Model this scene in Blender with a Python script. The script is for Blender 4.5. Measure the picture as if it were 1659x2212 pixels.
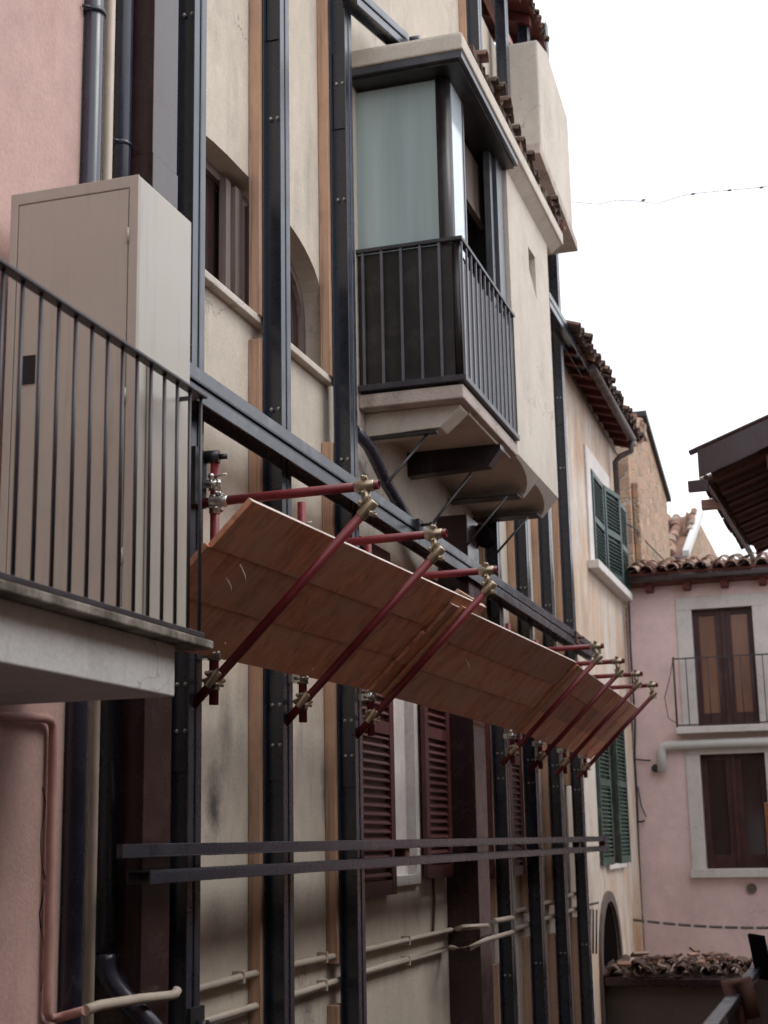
import bpy, bmesh, math, random
from mathutils import Vector, Matrix
random.seed(7)
C = bpy.context.scene
COL = C.collection
for o in list(bpy.data.objects): bpy.data.objects.remove(o)
CZ = 6.0                       # camera height above the alley floor

# ------------------------------------------------------------------ camera
PW, PH, FP = 1659., 2212., 3225.9
yaw, pit, rol = map(math.radians, (17.1665, 12.438, -1.1212))
F = Vector((-math.sin(yaw)*math.cos(pit), math.cos(yaw)*math.cos(pit), math.sin(pit)))
R0 = Vector((math.cos(yaw), math.sin(yaw), 0)); U0 = R0.cross(F)
RR = R0*math.cos(rol) + U0*math.sin(rol); UU = -R0*math.sin(rol) + U0*math.cos(rol)
cd = bpy.data.cameras.new('camera'); cam = bpy.data.objects.new('camera', cd); COL.objects.link(cam)
cd.sensor_fit = 'HORIZONTAL'; cd.sensor_width = 36; cd.lens = FP/PW*36; cd.clip_start = .05; cd.clip_end = 2000
M = Matrix((RR, UU, -F)).transposed().to_4x4(); M.translation = Vector((0, 0, CZ)); cam.matrix_world = M
cd.dof.use_dof = True; cd.dof.focus_distance = 8.3; cd.dof.aperture_fstop = 4.5
C.camera = cam

# ------------------------------------------------------------------ world, sun, exposure
w = bpy.data.worlds.new('World'); C.world = w; w.use_nodes = True
nt = w.node_tree; bg = nt.nodes['Background']
SUN_EL, SUN_AZ = math.radians(55), math.radians(80)   # azimuth from +Y towards +X
sky = nt.nodes.new('ShaderNodeTexSky'); sky.sky_type = 'NISHITA'; sky.sun_disc = False
sky.sun_elevation = SUN_EL; sky.sun_rotation = SUN_AZ; sky.dust_density = 4; sky.air_density = 1.2
hs = nt.nodes.new('ShaderNodeHueSaturation'); hs.inputs['Saturation'].default_value = .22
mx = nt.nodes.new('ShaderNodeMix'); mx.data_type = 'RGBA'; mx.inputs[0].default_value = .75
mx.inputs[7].default_value = (13.5, 13.9, 14.7, 1)     # even cloud cover over the sky texture
nt.links.new(sky.outputs[0], hs.inputs['Color']); nt.links.new(hs.outputs[0], mx.inputs[6])
nt.links.new(mx.outputs[2], bg.inputs['Color']); bg.inputs['Strength'].default_value = .12
sd = bpy.data.lights.new('sun', 'SUN'); sun = bpy.data.objects.new('sun', sd); COL.objects.link(sun)
sd.energy = .9; sd.angle = math.radians(25); sd.color = (1, .96, .9)
sdir = Vector((math.sin(SUN_AZ)*math.cos(SUN_EL), math.cos(SUN_AZ)*math.cos(SUN_EL), math.sin(SUN_EL)))
sun.rotation_euler = sdir.to_track_quat('Z', 'Y').to_euler(); sun.location = (0, 0, 60)
C.view_settings.view_transform = 'Standard'; C.view_settings.look = 'None'
C.view_settings.exposure = 0.24; C.view_settings.gamma = 1

# ------------------------------------------------------------------ measuring helpers (photo pixel -> point on a real plane)
def ray(x, y): return F*FP + RR*(x-PW/2) - UU*(y-PH/2)
def hx(x, y, X): d = ray(x, y); p = d*(X/d.x); p.z += CZ; return p
def hy(x, y, Y): d = ray(x, y); p = d*(Y/d.y); p.z += CZ; return p

# ------------------------------------------------------------------ mesh builder
class MB:
    def __init__(s): s.bm = bmesh.new()
    def face(s, pts):
        vs = [s.bm.verts.new(p) for p in pts]; s.bm.faces.new(vs); return vs
    def box(s, a, b):
        (x0, y0, z0), (x1, y1, z1) = a, b
        x0, x1 = min(x0, x1), max(x0, x1); y0, y1 = min(y0, y1), max(y0, y1); z0, z1 = min(z0, z1), max(z0, z1)
        v = [s.bm.verts.new(p) for p in ((x0,y0,z0),(x1,y0,z0),(x1,y1,z0),(x0,y1,z0),(x0,y0,z1),(x1,y0,z1),(x1,y1,z1),(x0,y1,z1))]
        for f in ((0,3,2,1),(4,5,6,7),(0,1,5,4),(1,2,6,5),(2,3,7,6),(3,0,4,7)): s.bm.faces.new([v[i] for i in f])
        return s
    def obox(s, o, ax, ay, az):      # oriented box from corner o with edge vectors
        o, ax, ay, az = map(Vector, (o, ax, ay, az))
        P = (o, o+ax, o+ax+ay, o+ay); v = [s.bm.verts.new(p) for p in P] + [s.bm.verts.new(p+az) for p in P]
        for f in ((0,3,2,1),(4,5,6,7),(0,1,5,4),(1,2,6,5),(2,3,7,6),(3,0,4,7)): s.bm.faces.new([v[i] for i in f])
        return s
    def prism(s, pts, d):            # polygon extruded along d
        d = Vector(d); a = [s.bm.verts.new(p) for p in pts]; b = [s.bm.verts.new(Vector(p)+d) for p in pts]
        n = len(a); s.bm.faces.new(a[::-1]); s.bm.faces.new(b)
        for i in range(n): s.bm.faces.new((a[i], a[(i+1) % n], b[(i+1) % n], b[i]))
        return s
    def tube(s, pts, r, n=16, hollow=0, cap=True):
        pts = [Vector(p) for p in pts]; rings = []; rs = r if isinstance(r, (list, tuple)) else [r]*len(pts)
        t0 = (pts[1]-pts[0]).normalized(); ref = Vector((0, 0, 1)) if abs(t0.z) < .9 else Vector((1, 0, 0))
        u = t0.cross(ref).normalized()
        for i, p in enumerate(pts):
            t = (pts[min(i+1, len(pts)-1)]-pts[max(i-1, 0)]).normalized()
            u = (u-t*u.dot(t)).normalized(); v = t.cross(u)
            rings.append([s.bm.verts.new(p+(u*math.cos(2*math.pi*k/n)+v*math.sin(2*math.pi*k/n))*rs[i]) for k in range(n)])
            if i in (0, len(pts)-1) and hollow:
                q = p + (t if i == 0 else -t)*.12
                inn = [s.bm.verts.new(p+(u*math.cos(2*math.pi*k/n)+v*math.sin(2*math.pi*k/n))*(rs[i]-hollow)) for k in range(n)]
                dp = [s.bm.verts.new(q+(u*math.cos(2*math.pi*k/n)+v*math.sin(2*math.pi*k/n))*(rs[i]-hollow)) for k in range(n)]
                for k in range(n):
                    j = (k+1) % n; s.bm.faces.new((rings[-1][k], rings[-1][j], inn[j], inn[k])); s.bm.faces.new((inn[k], inn[j], dp[j], dp[k]))
                s.bm.faces.new(dp)
        for a, b in zip(rings, rings[1:]):
            for k in range(n):
                f = s.bm.faces.new((a[k], a[(k+1) % n], b[(k+1) % n], b[k])); f.smooth = True
        if cap and not hollow: s.bm.faces.new(rings[0][::-1]); s.bm.faces.new(rings[-1])
        return s
    def ball(s, c, r, sx=1, sy=1, sz=1):
        res = bmesh.ops.create_uvsphere(s.bm, u_segments=10, v_segments=6, radius=r)
        for v in res['verts']: v.co = Vector((v.co.x*sx, v.co.y*sy, v.co.z*sz)) + Vector(c)
        for v in res['verts']:
            for f in v.link_faces: f.smooth = True
        return s
    def wall(s, plane, c, th, outline, holes=()):
        # polygon with holes in plane 'x' (coords y,z) or 'y' (coords x,z); extruded by th away
        P = (lambda a, b: (c, a, b)) if plane == 'x' else (lambda a, b: (a, c, b))
        es = []
        for loop in [outline]+list(holes):
            vs = [s.bm.verts.new(P(*q)) for q in loop]
            es += [s.bm.edges.new((vs[i], vs[(i+1) % len(vs)])) for i in range(len(vs))]
        r = bmesh.ops.triangle_fill(s.bm, edges=es, use_beauty=True, use_dissolve=True)
        fs = [g for g in r['geom'] if isinstance(g, bmesh.types.BMFace)]
        e = bmesh.ops.extrude_face_region(s.bm, geom=fs)
        d = Vector((th, 0, 0)) if plane == 'x' else Vector((0, th, 0))
        for g in e['geom']:
            if isinstance(g, bmesh.types.BMVert): g.co += d
        return s
    def channel(s, p, L, D, W, H, t=.008, tf=.009):
        # U profile: starts at p, runs along L, depth along D, flanges along W; web at p
        L, D, W, p = map(Vector, (L, D, W, p)); d = D.normalized(); wn = W.normalized()
        s.obox(p, L, D, wn*t); s.obox(p+wn*t, L, d*tf, W-wn*t); s.obox(p+wn*t+D-d*tf, L, d*tf, W-wn*t); return s

ORG = {}
def finish(mb, name, m, parent=None, bevel=0, smooth=False):
    bm = mb.bm; bmesh.ops.recalc_face_normals(bm, faces=bm.faces[:])
    if parent is None:
        xs = [v.co for v in bm.verts]
        o = Vector(((min(v.x for v in xs)+max(v.x for v in xs))/2, (min(v.y for v in xs)+max(v.y for v in xs))/2, min(v.z for v in xs)))
    else: o = ORG[parent.name]
    for v in bm.verts: v.co -= o
    me = bpy.data.meshes.new(name); bm.to_mesh(me); bm.free(); me.materials.append(m)
    ob = bpy.data.objects.new(name, me); COL.objects.link(ob); ORG[ob.name] = o
    if parent is None: ob.location = o
    else: ob.parent = parent
    if bevel:
        b = ob.modifiers.new('bevel', 'BEVEL'); b.width = bevel; b.segments = 2; b.limit_method = 'ANGLE'; b.harden_normals = False
    if smooth:
        for p in me.polygons: p.use_smooth = True
    return ob
def tag(o, label, cat=None, group=None):
    o['label'] = label
    if cat: o['category'] = cat
    if group: o['group'] = group
    return o
def thing(name, label, cat, loc, group=None):
    o = bpy.data.objects.new(name, None); COL.objects.link(o); o.location = loc; o.empty_display_size = .2
    ORG[o.name] = Vector(loc); return tag(o, label, cat, group)
def struct(o): o['kind'] = 'structure'; return o
def kids(o): return [c for c in bpy.data.objects if c.parent == o]
def dup(root, dloc, label=None):
    r = root.copy(); COL.objects.link(r); r.location = root.location + Vector(dloc)
    if label: r['label'] = label
    for ch in kids(root):
        if ch.parent != root: continue
        c = ch.copy(); COL.objects.link(c); c.parent = r
        for g in kids(ch):
            d = g.copy(); COL.objects.link(d); d.parent = c
    ORG[r.name] = Vector(r.location); return r

# ------------------------------------------------------------------ materials
def newmat(name):
    m = bpy.data.materials.new(name); m.use_nodes = True
    return m, m.node_tree, m.node_tree.nodes['Principled BSDF']
def rgb(c): return (c[0], c[1], c[2], 1)
def coords(t, scale, rot=(0, 0, 0)):
    tc = t.nodes.new('ShaderNodeTexCoord'); mp = t.nodes.new('ShaderNodeMapping')
    mp.inputs['Scale'].default_value = scale; mp.inputs['Rotation'].default_value = rot
    t.links.new(tc.outputs['Object'], mp.inputs['Vector']); return mp.outputs[0]
def noise(t, vec, sc, det=6, rough=.6, dist=0):
    n = t.nodes.new('ShaderNodeTexNoise'); n.inputs['Scale'].default_value = sc; n.inputs['Detail'].default_value = det
    n.inputs['Roughness'].default_value = rough; n.inputs['Distortion'].default_value = dist
    t.links.new(vec, n.inputs['Vector']); return n.outputs['Fac']
def ramp(t, fac, stops):
    r = t.nodes.new('ShaderNodeValToRGB'); e = r.color_ramp.elements
    while len(e) < len(stops): e.new(.5)
    for i, (p, c) in enumerate(stops): e[i].position = p; e[i].color = rgb(c)
    t.links.new(fac, r.inputs[0]); return r.outputs[0]
def mixc(t, fac, a, b, mode='MIX'):
    m = t.nodes.new('ShaderNodeMix'); m.data_type = 'RGBA'; m.blend_type = mode
    for i, v in ((0, fac), (6, a), (7, b)):
        if isinstance(v, (int, float)): m.inputs[i].default_value = v
        elif isinstance(v, tuple): m.inputs[i].default_value = rgb(v)
        else: t.links.new(v, m.inputs[i])
    return m.outputs[2]
def bump(t, bs, h, st, dist=.01):
    b = t.nodes.new('ShaderNodeBump'); b.inputs['Strength'].default_value = st; b.inputs['Distance'].default_value = dist
    t.links.new(h, b.inputs['Height']); t.links.new(b.outputs[0], bs.inputs['Normal'])
def g(c, k): return tuple(min(1, x*k) for x in c)
G0, G1 = (0, 0, 0), (1, 1, 1)
def plaster(name, c, dirt=(.2, .17, .14), amt=.35, bs=.35, stains=(), thr=.52, rough=.92, crack=.6):
    m, t, b = newmat(name); v = coords(t, (1, 1, 1)); vs = coords(t, (1, 1.5, .5))
    n1 = noise(t, v, 1.3, 6, .65); n2 = noise(t, v, 45, 4, .7); n3 = noise(t, vs, 2.2, 7, .7); n4 = noise(t, v, 9, 5, .7)
    c1 = ramp(t, n1, [(.3, g(c, .88)), (.7, g(c, 1.08))])
    c2 = mixc(t, ramp(t, n3, [(thr, G0), (thr+.2, (amt,)*3)]), c1, dirt)
    c3 = mixc(t, 1.0, c2, ramp(t, n2, [(.2, (.84,)*3), (.75, (1.04,)*3)]), 'MULTIPLY')
    c3 = mixc(t, 1.0, c3, ramp(t, n4, [(.25, (.9,)*3), (.7, (1.03,)*3)]), 'MULTIPLY')
    if crack:
        dv = t.nodes.new('ShaderNodeVectorMath'); dv.operation = 'MULTIPLY_ADD'; dv.inputs[1].default_value = (1.1,)*3
        nn = t.nodes.new('ShaderNodeTexNoise'); nn.inputs['Scale'].default_value = 2.2; nn.inputs['Detail'].default_value = 5; t.links.new(v, nn.inputs['Vector'])
        t.links.new(nn.outputs['Color'], dv.inputs[0]); t.links.new(v, dv.inputs[2])
        vo = t.nodes.new('ShaderNodeTexVoronoi'); vo.feature = 'DISTANCE_TO_EDGE'; vo.inputs['Scale'].default_value = .8; t.links.new(dv.outputs[0], vo.inputs['Vector'])
        msk = ramp(t, noise(t, v, .9, 2, .5), [(.5, G0), (.62, (crack,)*3)])
        c3 = mixc(t, mixc(t, 1., ramp(t, vo.outputs['Distance'], [(.0, G1), (.006, G0)]), msk, 'MULTIPLY'), c3, g(dirt, .5))
        c3 = mixc(t, ramp(t, noise(t, coords(t, (1, 5, .28)), 2.6, 6, .7), [(.56, G0), (.75, (.2,)*3)]), c3, g(dirt, .8))
    for (p, rad, col, k) in stains:            # real stains on the wall: world-space spots (metres), soft and ragged
        ge = t.nodes.new('ShaderNodeNewGeometry'); vm = t.nodes.new('ShaderNodeVectorMath'); vm.operation = 'SUBTRACT'
        vm.inputs[1].default_value = p; t.links.new(ge.outputs['Position'], vm.inputs[0])
        v2 = t.nodes.new('ShaderNodeVectorMath'); v2.operation = 'DIVIDE'; v2.inputs[1].default_value = rad; t.links.new(vm.outputs[0], v2.inputs[0])
        ln = t.nodes.new('ShaderNodeVectorMath'); ln.operation = 'LENGTH'; t.links.new(v2.outputs[0], ln.inputs[0])
        ad = t.nodes.new('ShaderNodeMath'); ad.operation = 'ADD'; t.links.new(ln.outputs['Value'], ad.inputs[0])
        mm = t.nodes.new('ShaderNodeMath'); mm.operation = 'MULTIPLY'; mm.inputs[1].default_value = .9
        t.links.new(noise(t, v, 7, 5, .7), mm.inputs[0]); t.links.new(mm.outputs[0], ad.inputs[1])
        f = ramp(t, ad.outputs[0], [(.45, (k,)*3), (1.0, G0)]); c3 = mixc(t, f, c3, col)
    t.links.new(c3, b.inputs['Base Color']); b.inputs['Roughness'].default_value = rough
    b.inputs['Specular IOR Level'].default_value = .2
    bump(t, b, n2, bs, .01); return m
def paint(name, c, rough=.4, var=.25, metal=0, bs=.05, dust=(.25, .22, .2), dk=.12, spec=.5, streak=.12, rust=0):
    m, t, b = newmat(name); v = coords(t, (1, 1, 1)); n1 = noise(t, v, 6, 6, .65); n2 = noise(t, v, 60, 3, .6)
    c1 = ramp(t, n1, [(.3, g(c, 1-var)), (.7, g(c, 1+var))])
    c2 = mixc(t, ramp(t, n1, [(.5, G0), (.8, (dk,)*3)]), c1, dust)
    st = noise(t, coords(t, (9, 9, .5)), 3, 6, .7); c2 = mixc(t, ramp(t, st, [(.55, G0), (.75, (streak,)*3)]), c2, g(dust, .7))
    if rust:
        rs = noise(t, coords(t, (3, 3, 1.2)), 5, 8, .75); c2 = mixc(t, ramp(t, rs, [(.63, G0), (.70, (rust,)*3)]), c2, (.11, .045, .025))
    t.links.new(c2, b.inputs['Base Color']); b.inputs['Metallic'].default_value = metal; b.inputs['Specular IOR Level'].default_value = spec
    r = ramp(t, n1, [(.3, (max(0, rough-.06),)*3), (.7, (min(1, rough+.08),)*3)]); t.links.new(r, b.inputs['Roughness'])
    if bs: bump(t, b, n2, bs, .003)
    return m
def wood(name, c, axis='z', k=1., rough=.75, dirt=.3):
    m, t, b = newmat(name); s = {'x': (.6, 14, 14), 'y': (14, .6, 14), 'z': (14, 14, .6)}[axis]
    v = coords(t, s); v1 = coords(t, (1, 1, 1)); n1 = noise(t, v, 1.6, 8, .7, .4); n2 = noise(t, v, 7, 4, .6); n3 = noise(t, v1, 3, 5, .6)
    c1 = ramp(t, n1, [(.3, g(c, .52)), (.45, g(c, .95)), (.6, g(c, 1.12)), (.72, g(c, .8))])
    c1 = mixc(t, ramp(t, n3, [(.45, G0), (.8, (dirt,)*3)]), c1, g(c, .4))
    vo = t.nodes.new('ShaderNodeTexVoronoi'); vo.inputs['Scale'].default_value = 2.4
    t.links.new(coords(t, {'x': (.5, 2.5, 2.5), 'y': (2.5, .5, 2.5), 'z': (2.5, 2.5, .5)}[axis]), vo.inputs['Vector'])
    c1 = mixc(t, ramp(t, vo.outputs['Distance'], [(.03, (.8,)*3), (.07, G0)]), c1, g(c, .28))
    t.links.new(c1, b.inputs['Base Color']); b.inputs['Roughness'].default_value = rough; b.inputs['Specular IOR Level'].default_value = .25
    bump(t, b, n2, .2, .004); return m
def board_mat():
    m, t, b = newmat('formwork_board'); v = coords(t, (2.2, 1.0, 2.2)); v1 = coords(t, (1, 1, 1)); oi = t.nodes.new('ShaderNodeObjectInfo')
    vm = t.nodes.new('ShaderNodeVectorMath'); vm.operation = 'MULTIPLY_ADD'; vm.inputs[1].default_value = (1, 1, 1)
    cb = t.nodes.new('ShaderNodeCombineXYZ'); mu = t.nodes.new('ShaderNodeMath'); mu.operation = 'MULTIPLY'; mu.inputs[1].default_value = 37
    t.links.new(oi.outputs['Random'], mu.inputs[0]); t.links.new(mu.outputs[0], cb.inputs[0]); t.links.new(mu.outputs[0], cb.inputs[1])
    t.links.new(v, vm.inputs[0]); t.links.new(cb.outputs[0], vm.inputs[2])
    wv = t.nodes.new('ShaderNodeTexWave'); wv.wave_type = 'BANDS'; wv.bands_direction = 'Y'; wv.inputs['Scale'].default_value = 1.1
    wv.inputs['Distortion'].default_value = 14; wv.inputs['Detail'].default_value = 4; wv.inputs['Detail Scale'].default_value = .8; wv.inputs['Detail Roughness'].default_value = .65
    t.links.new(vm.outputs[0], wv.inputs['Vector'])
    n1 = noise(t, vm.outputs[0], 1.1, 6, .65); n2 = noise(t, coords(t, (2, 11, 2)), 1.2, 6, .7, .9); n3 = noise(t, v1, 70, 3, .6)
    n4 = noise(t, coords(t, (1.5, 7, 1.5)), 1.2, 6, .75, 1.2)
    c = (.68, .29, .17)
    c1 = ramp(t, wv.outputs['Fac'], [(.1, g(c, .9)), (.6, c), (.95, g(c, 1.08))])
    c2 = mixc(t, ramp(t, n2, [(.48, G0), (.72, (.55,)*3)]), c1, g(c, .45))
    c2 = mixc(t, ramp(t, n4, [(.53, G0), (.61, (.75,)*3), (.69, G0)]), c2, g(c, .28))
    c2 = mixc(t, ramp(t, n1, [(.38, G0), (.62, (.75,)*3)]), c2, (.56, .36, .26))
    c2 = mixc(t, ramp(t, noise(t, v1, 2.6, 7, .75), [(.55, G0), (.72, (.55,)*3)]), c2, g(c, .38))
    c3 = mixc(t, 1., c2, ramp(t, oi.outputs['Random'], [(0, (.74, .74, .78)), (1, (1.15, 1.08, 1.02))]), 'MULTIPLY')
    t.links.new(c3, b.inputs['Base Color']); b.inputs['Roughness'].default_value = .7; b.inputs['Specular IOR Level'].default_value = .2
    bump(t, b, n3, .15, .003); return m
def isl(name, stops, rough=.85, nz=12, bs=.5, moss=(.05, .05, .035), mk=.5):
    m, t, b = newmat(name); ge = t.nodes.new('ShaderNodeNewGeometry'); v = coords(t, (1, 1, 1))
    c1 = ramp(t, ge.outputs['Random Per Island'], stops); n1 = noise(t, v, nz, 6, .7); n2 = noise(t, v, nz*.3, 5, .7)
    c2 = mixc(t, 1., c1, ramp(t, n1, [(.25, (.6,)*3), (.7, (1.1,)*3)]), 'MULTIPLY')
    c2 = mixc(t, ramp(t, n2, [(.45, G0), (.7, (mk,)*3)]), c2, moss)
    t.links.new(c2, b.inputs['Base Color']); b.inputs['Roughness'].default_value = rough; bump(t, b, n1, bs, .01); return m
def stone_mat(name, c, mort, sc=5):
    m, t, b = newmat(name); v = coords(t, (1, 1, 1.6)); d = noise(t, v, 4, 4, .6)
    mp = t.nodes.new('ShaderNodeVectorMath'); mp.operation = 'MULTIPLY_ADD'; mp.inputs[1].default_value = (.25, .25, .25)
    t.links.new(d, mp.inputs[0]); t.links.new(v, mp.inputs[2])
    vo = t.nodes.new('ShaderNodeTexVoronoi'); vo.feature = 'DISTANCE_TO_EDGE'; vo.inputs['Scale'].default_value = sc
    v2 = t.nodes.new('ShaderNodeTexVoronoi'); v2.inputs['Scale'].default_value = sc
    for q in (vo, v2): t.links.new(mp.outputs[0], q.inputs['Vector'])
    sp = t.nodes.new('ShaderNodeSeparateColor'); t.links.new(v2.outputs['Color'], sp.inputs[0])
    c1 = ramp(t, sp.outputs[0], [(0, g(c, .6)), (.5, c), (.8, (c[0]*1.05, c[1]*.88, c[2]*.8)), (1, g(c, 1.3))])
    e = ramp(t, vo.outputs['Distance'], [(.01, G0), (.07, G1)]); c2 = mixc(t, e, mort, c1)
    c2 = mixc(t, ramp(t, noise(t, v, 1.2, 5, .7), [(.5, G0), (.75, (.5,)*3)]), c2, mort)
    t.links.new(c2, b.inputs['Base Color']); b.inputs['Roughness'].default_value = .95; bump(t, b, e, .8, .03); return m
def flat(name, c, rough=.5, metal=0, spec=.5, alpha=None):
    m, t, b = newmat(name); b.inputs['Base Color'].default_value = rgb(c); b.inputs['Roughness'].default_value = rough
    b.inputs['Metallic'].default_value = metal; b.inputs['Specular IOR Level'].default_value = spec; return m

FX = -3.3                      # facade plane of the propped house
def Z(z): return z + CZ
def PT(x, y, X=FX): p = hx(x, y, X); return (p.x, p.y, p.z)
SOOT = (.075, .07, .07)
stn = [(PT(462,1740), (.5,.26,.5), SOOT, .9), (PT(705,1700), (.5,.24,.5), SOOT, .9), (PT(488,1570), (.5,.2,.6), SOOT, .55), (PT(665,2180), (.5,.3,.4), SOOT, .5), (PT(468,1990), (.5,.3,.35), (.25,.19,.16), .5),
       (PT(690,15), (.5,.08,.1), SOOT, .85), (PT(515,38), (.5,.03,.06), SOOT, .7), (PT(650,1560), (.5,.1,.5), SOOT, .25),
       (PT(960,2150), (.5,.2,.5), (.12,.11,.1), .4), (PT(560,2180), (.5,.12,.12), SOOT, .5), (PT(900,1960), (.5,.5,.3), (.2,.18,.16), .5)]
M_ = dict(
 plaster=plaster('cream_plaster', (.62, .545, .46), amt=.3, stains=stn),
 plaster2=plaster('oriel_plaster', (.64, .575, .50), dirt=(.35,.31,.26), amt=.35, bs=.25),
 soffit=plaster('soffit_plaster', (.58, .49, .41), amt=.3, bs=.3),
 rough_edge=plaster('worn_plaster_edge', (.56, .47, .42), dirt=(.22,.18,.15), amt=.8, bs=1.0),
 ochre=plaster('weathered_ochre_plaster', (.58, .42, .31), dirt=(.66, .61, .56), amt=.95, bs=.5, thr=.42, stains=[((-3.3, 23.0, Z(-1.6)), (.6,1.6,1.6), (.34,.19,.08), .85), ((-3.3, 20.5, Z(.9)), (.6,4.5,3.2), (.64,.62,.58), .85), ((-3.3, 20.0, Z(5.2)), (.6,2.0,.9), (.40,.24,.15), .5), ((-3.3, 19.6, Z(4.9)), (.6,.18,1.6), (.30,.25,.25), .5), ((-3.3, 23.3, Z(3.0)), (.6,.35,1.6), (.25,.15,.12), .7)]),
 pinkL=plaster('salmon_plaster', (.60, .405, .365), dirt=(.38,.19,.165), amt=.3, bs=.35),
 pinkE=plaster('dusty_pink_plaster', (.82, .62, .60), dirt=(.68,.52,.50), amt=.6, bs=.2),
 gutter=paint('weathered_gutter', (.07, .045, .045), rough=.6, var=.4, dk=.4, bs=.1),
 facing=plaster('peach_render', (.52, .41, .34), amt=.3, crack=0),  # pale peach chosen to bounce warm light across the alley
 greyw=plaster('grey_render', (.16, .125, .11), amt=.3),
 slab=plaster('white_painted_slab', (.70, .70, .70), dirt=(.32,.28,.25), amt=.35, bs=.25),
 marble=plaster('stone_surround', (.70, .66, .64), dirt=(.42,.34,.30), amt=.5, bs=.2),
 steel=paint('anthracite_steel', (.018, .023, .038), rough=.28, var=.15, bs=0, dk=.05, spec=.75, streak=.08, rust=.6),
 grimy=plaster('mossy_coping', (.50, .45, .40), dirt=(.10,.09,.07), amt=.9, bs=.8, thr=.40, crack=0),
 steel_d=paint('dark_steel', (.016, .017, .02), rough=.5, var=.2, bs=0),
 rust=paint('rusty_steel', (.12, .05, .035), rough=.75, var=.5),
 red=paint('red_oxide_tube', (.185, .018, .024), rough=.45, var=.2, dust=(.22,.08,.07), dk=.25, streak=.2, rust=.5),
 maroon=paint('maroon_sheet_metal', (.034, .015, .017), rough=.24, var=.12, bs=0, dk=.04),
 brownp=paint('brown_downpipe', (.026, .026, .045), rough=.26, var=.2, bs=0, dk=.0, spec=.6),
 cream=paint('cream_pipe', (.46, .39, .32), rough=.55, var=.15, dust=(.3,.25,.2)),
 pinkp=paint('pink_painted_pipe', (.48, .27, .235), rough=.6, var=.2),
 cab=paint('beige_enamel', (.47, .43, .375), rough=.34, var=.05, bs=0, streak=.3, dk=.05),
 bar=paint('grey_bar', (.11, .11, .125), rough=.4, var=.15), gloss=paint('sky_lit_sheet', (.06, .058, .065), rough=.22, var=.1, bs=0, dk=.0, spec=.9),  # folded sheet: lighter base carries the sky's reflection
 rail=paint('charcoal_railing', (.034, .030, .038), rough=.42, var=.2, dk=.1, bs=0),
 panel=paint('dark_brown_panel', (.012, .008, .009), rough=.4, var=.2, bs=0),
 trim=paint('grey_metal_trim', (.06, .064, .075), rough=.32, var=.15, bs=0),
 brass=paint('yellow_zinc_coupler', (.56, .46, .34), rough=.36, var=.3, metal=.85, bs=.05, dust=(.15,.1,.06), dk=.4),
 zinc=paint('zinc_coupler', (.55, .54, .5), rough=.3, var=.25, metal=.9, bs=.03),
 timber=wood('packing_timber', (.53, .335, .23), 'z', dirt=.4),
 plank=wood('dark_eave_wood', (.11, .030, .022), 'y'),
 batten=wood('batten', (.42, .19, .10), 'x'),
 greywood=wood('grey_weathered_wood', (.22, .17, .155), 'z'),
 board=board_mat(), edge=wood('lit_edge_pale_wood', (.62, .55, .5), 'y', dirt=.3),
 tiles=isl('clay_roof_tiles', [(0, (.20,.09,.06)), (.3, (.32,.17,.12)), (.55, (.42,.24,.17)), (.8, (.22,.15,.11)), (1, (.5,.36,.28))]),
 tiles_d=isl('dark_clay_tiles', [(0, (.05,.025,.018)), (.4, (.11,.05,.034)), (.7, (.08,.048,.034)), (.92, (.13,.07,.05)), (1, (.3,.16,.11))]),
 stone=stone_mat('rubble_stone', (.40, .26, .175), (.48, .39, .31), sc=3.6),
 redsh=paint('ox_red_shutter', (.085, .02, .022), rough=.55, var=.25),
 greensh=paint('dark_green_shutter', (.015, .040, .036), rough=.5, var=.25, dust=(.2,.22,.2), dk=.2),
 green2=paint('faded_green_shutter', (.042, .075, .06), rough=.6, var=.3, dust=(.3,.33,.28), dk=.5, streak=.3),
 doorf=paint('red_brown_joinery', (.052, .014, .013), rough=.45, var=.2),
 black=flat('dark_interior', (.008, .006, .006), .95, spec=0), gasket=flat('black_joint', (.01,.01,.012), .7),  # interior near-black: shade of unlit rooms put into the colour
 cobble=isl('alley_paving', [(0, (.12,.11,.10)), (1, (.2,.18,.16))]),
 pvc=paint('grey_white_pipe', (.55, .54, .53), rough=.45, var=.08),
 cable=flat('black_cable', (.02, .02, .022), .6), silver=paint('bolt_zinc', (.6,.6,.58), rough=.3, metal=.9, var=.1),
)
def glass(name, c, rough, tr=0, metal=0):
    m, t, b = newmat(name); v = coords(t, (4, 4, .25) if name == 'frosted_glass' else (1.5, 1.5, .8)); n = noise(t, v, 1.2, 3, .5)
    t.links.new(ramp(t, n, [(.3, g(c, .75)), (.7, g(c, 1.15))]), b.inputs['Base Color'])
    b.inputs['Roughness'].default_value = rough; b.inputs['Transmission Weight'].default_value = tr; b.inputs['Specular IOR Level'].default_value = .6; return m
M_['frost'] = glass('frosted_glass', (.36, .44, .44), .25)
M_['pane'] = glass('curtained_pane', (.24, .12, .08), .2)
M_['pane_d'] = glass('dark_pane', (.05, .03, .028), .1)
M_['sky_pane'] = glass('side_glass', (.55, .62, .66), .08)  # opaque pale blue, sky reflection put into the colour

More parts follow.
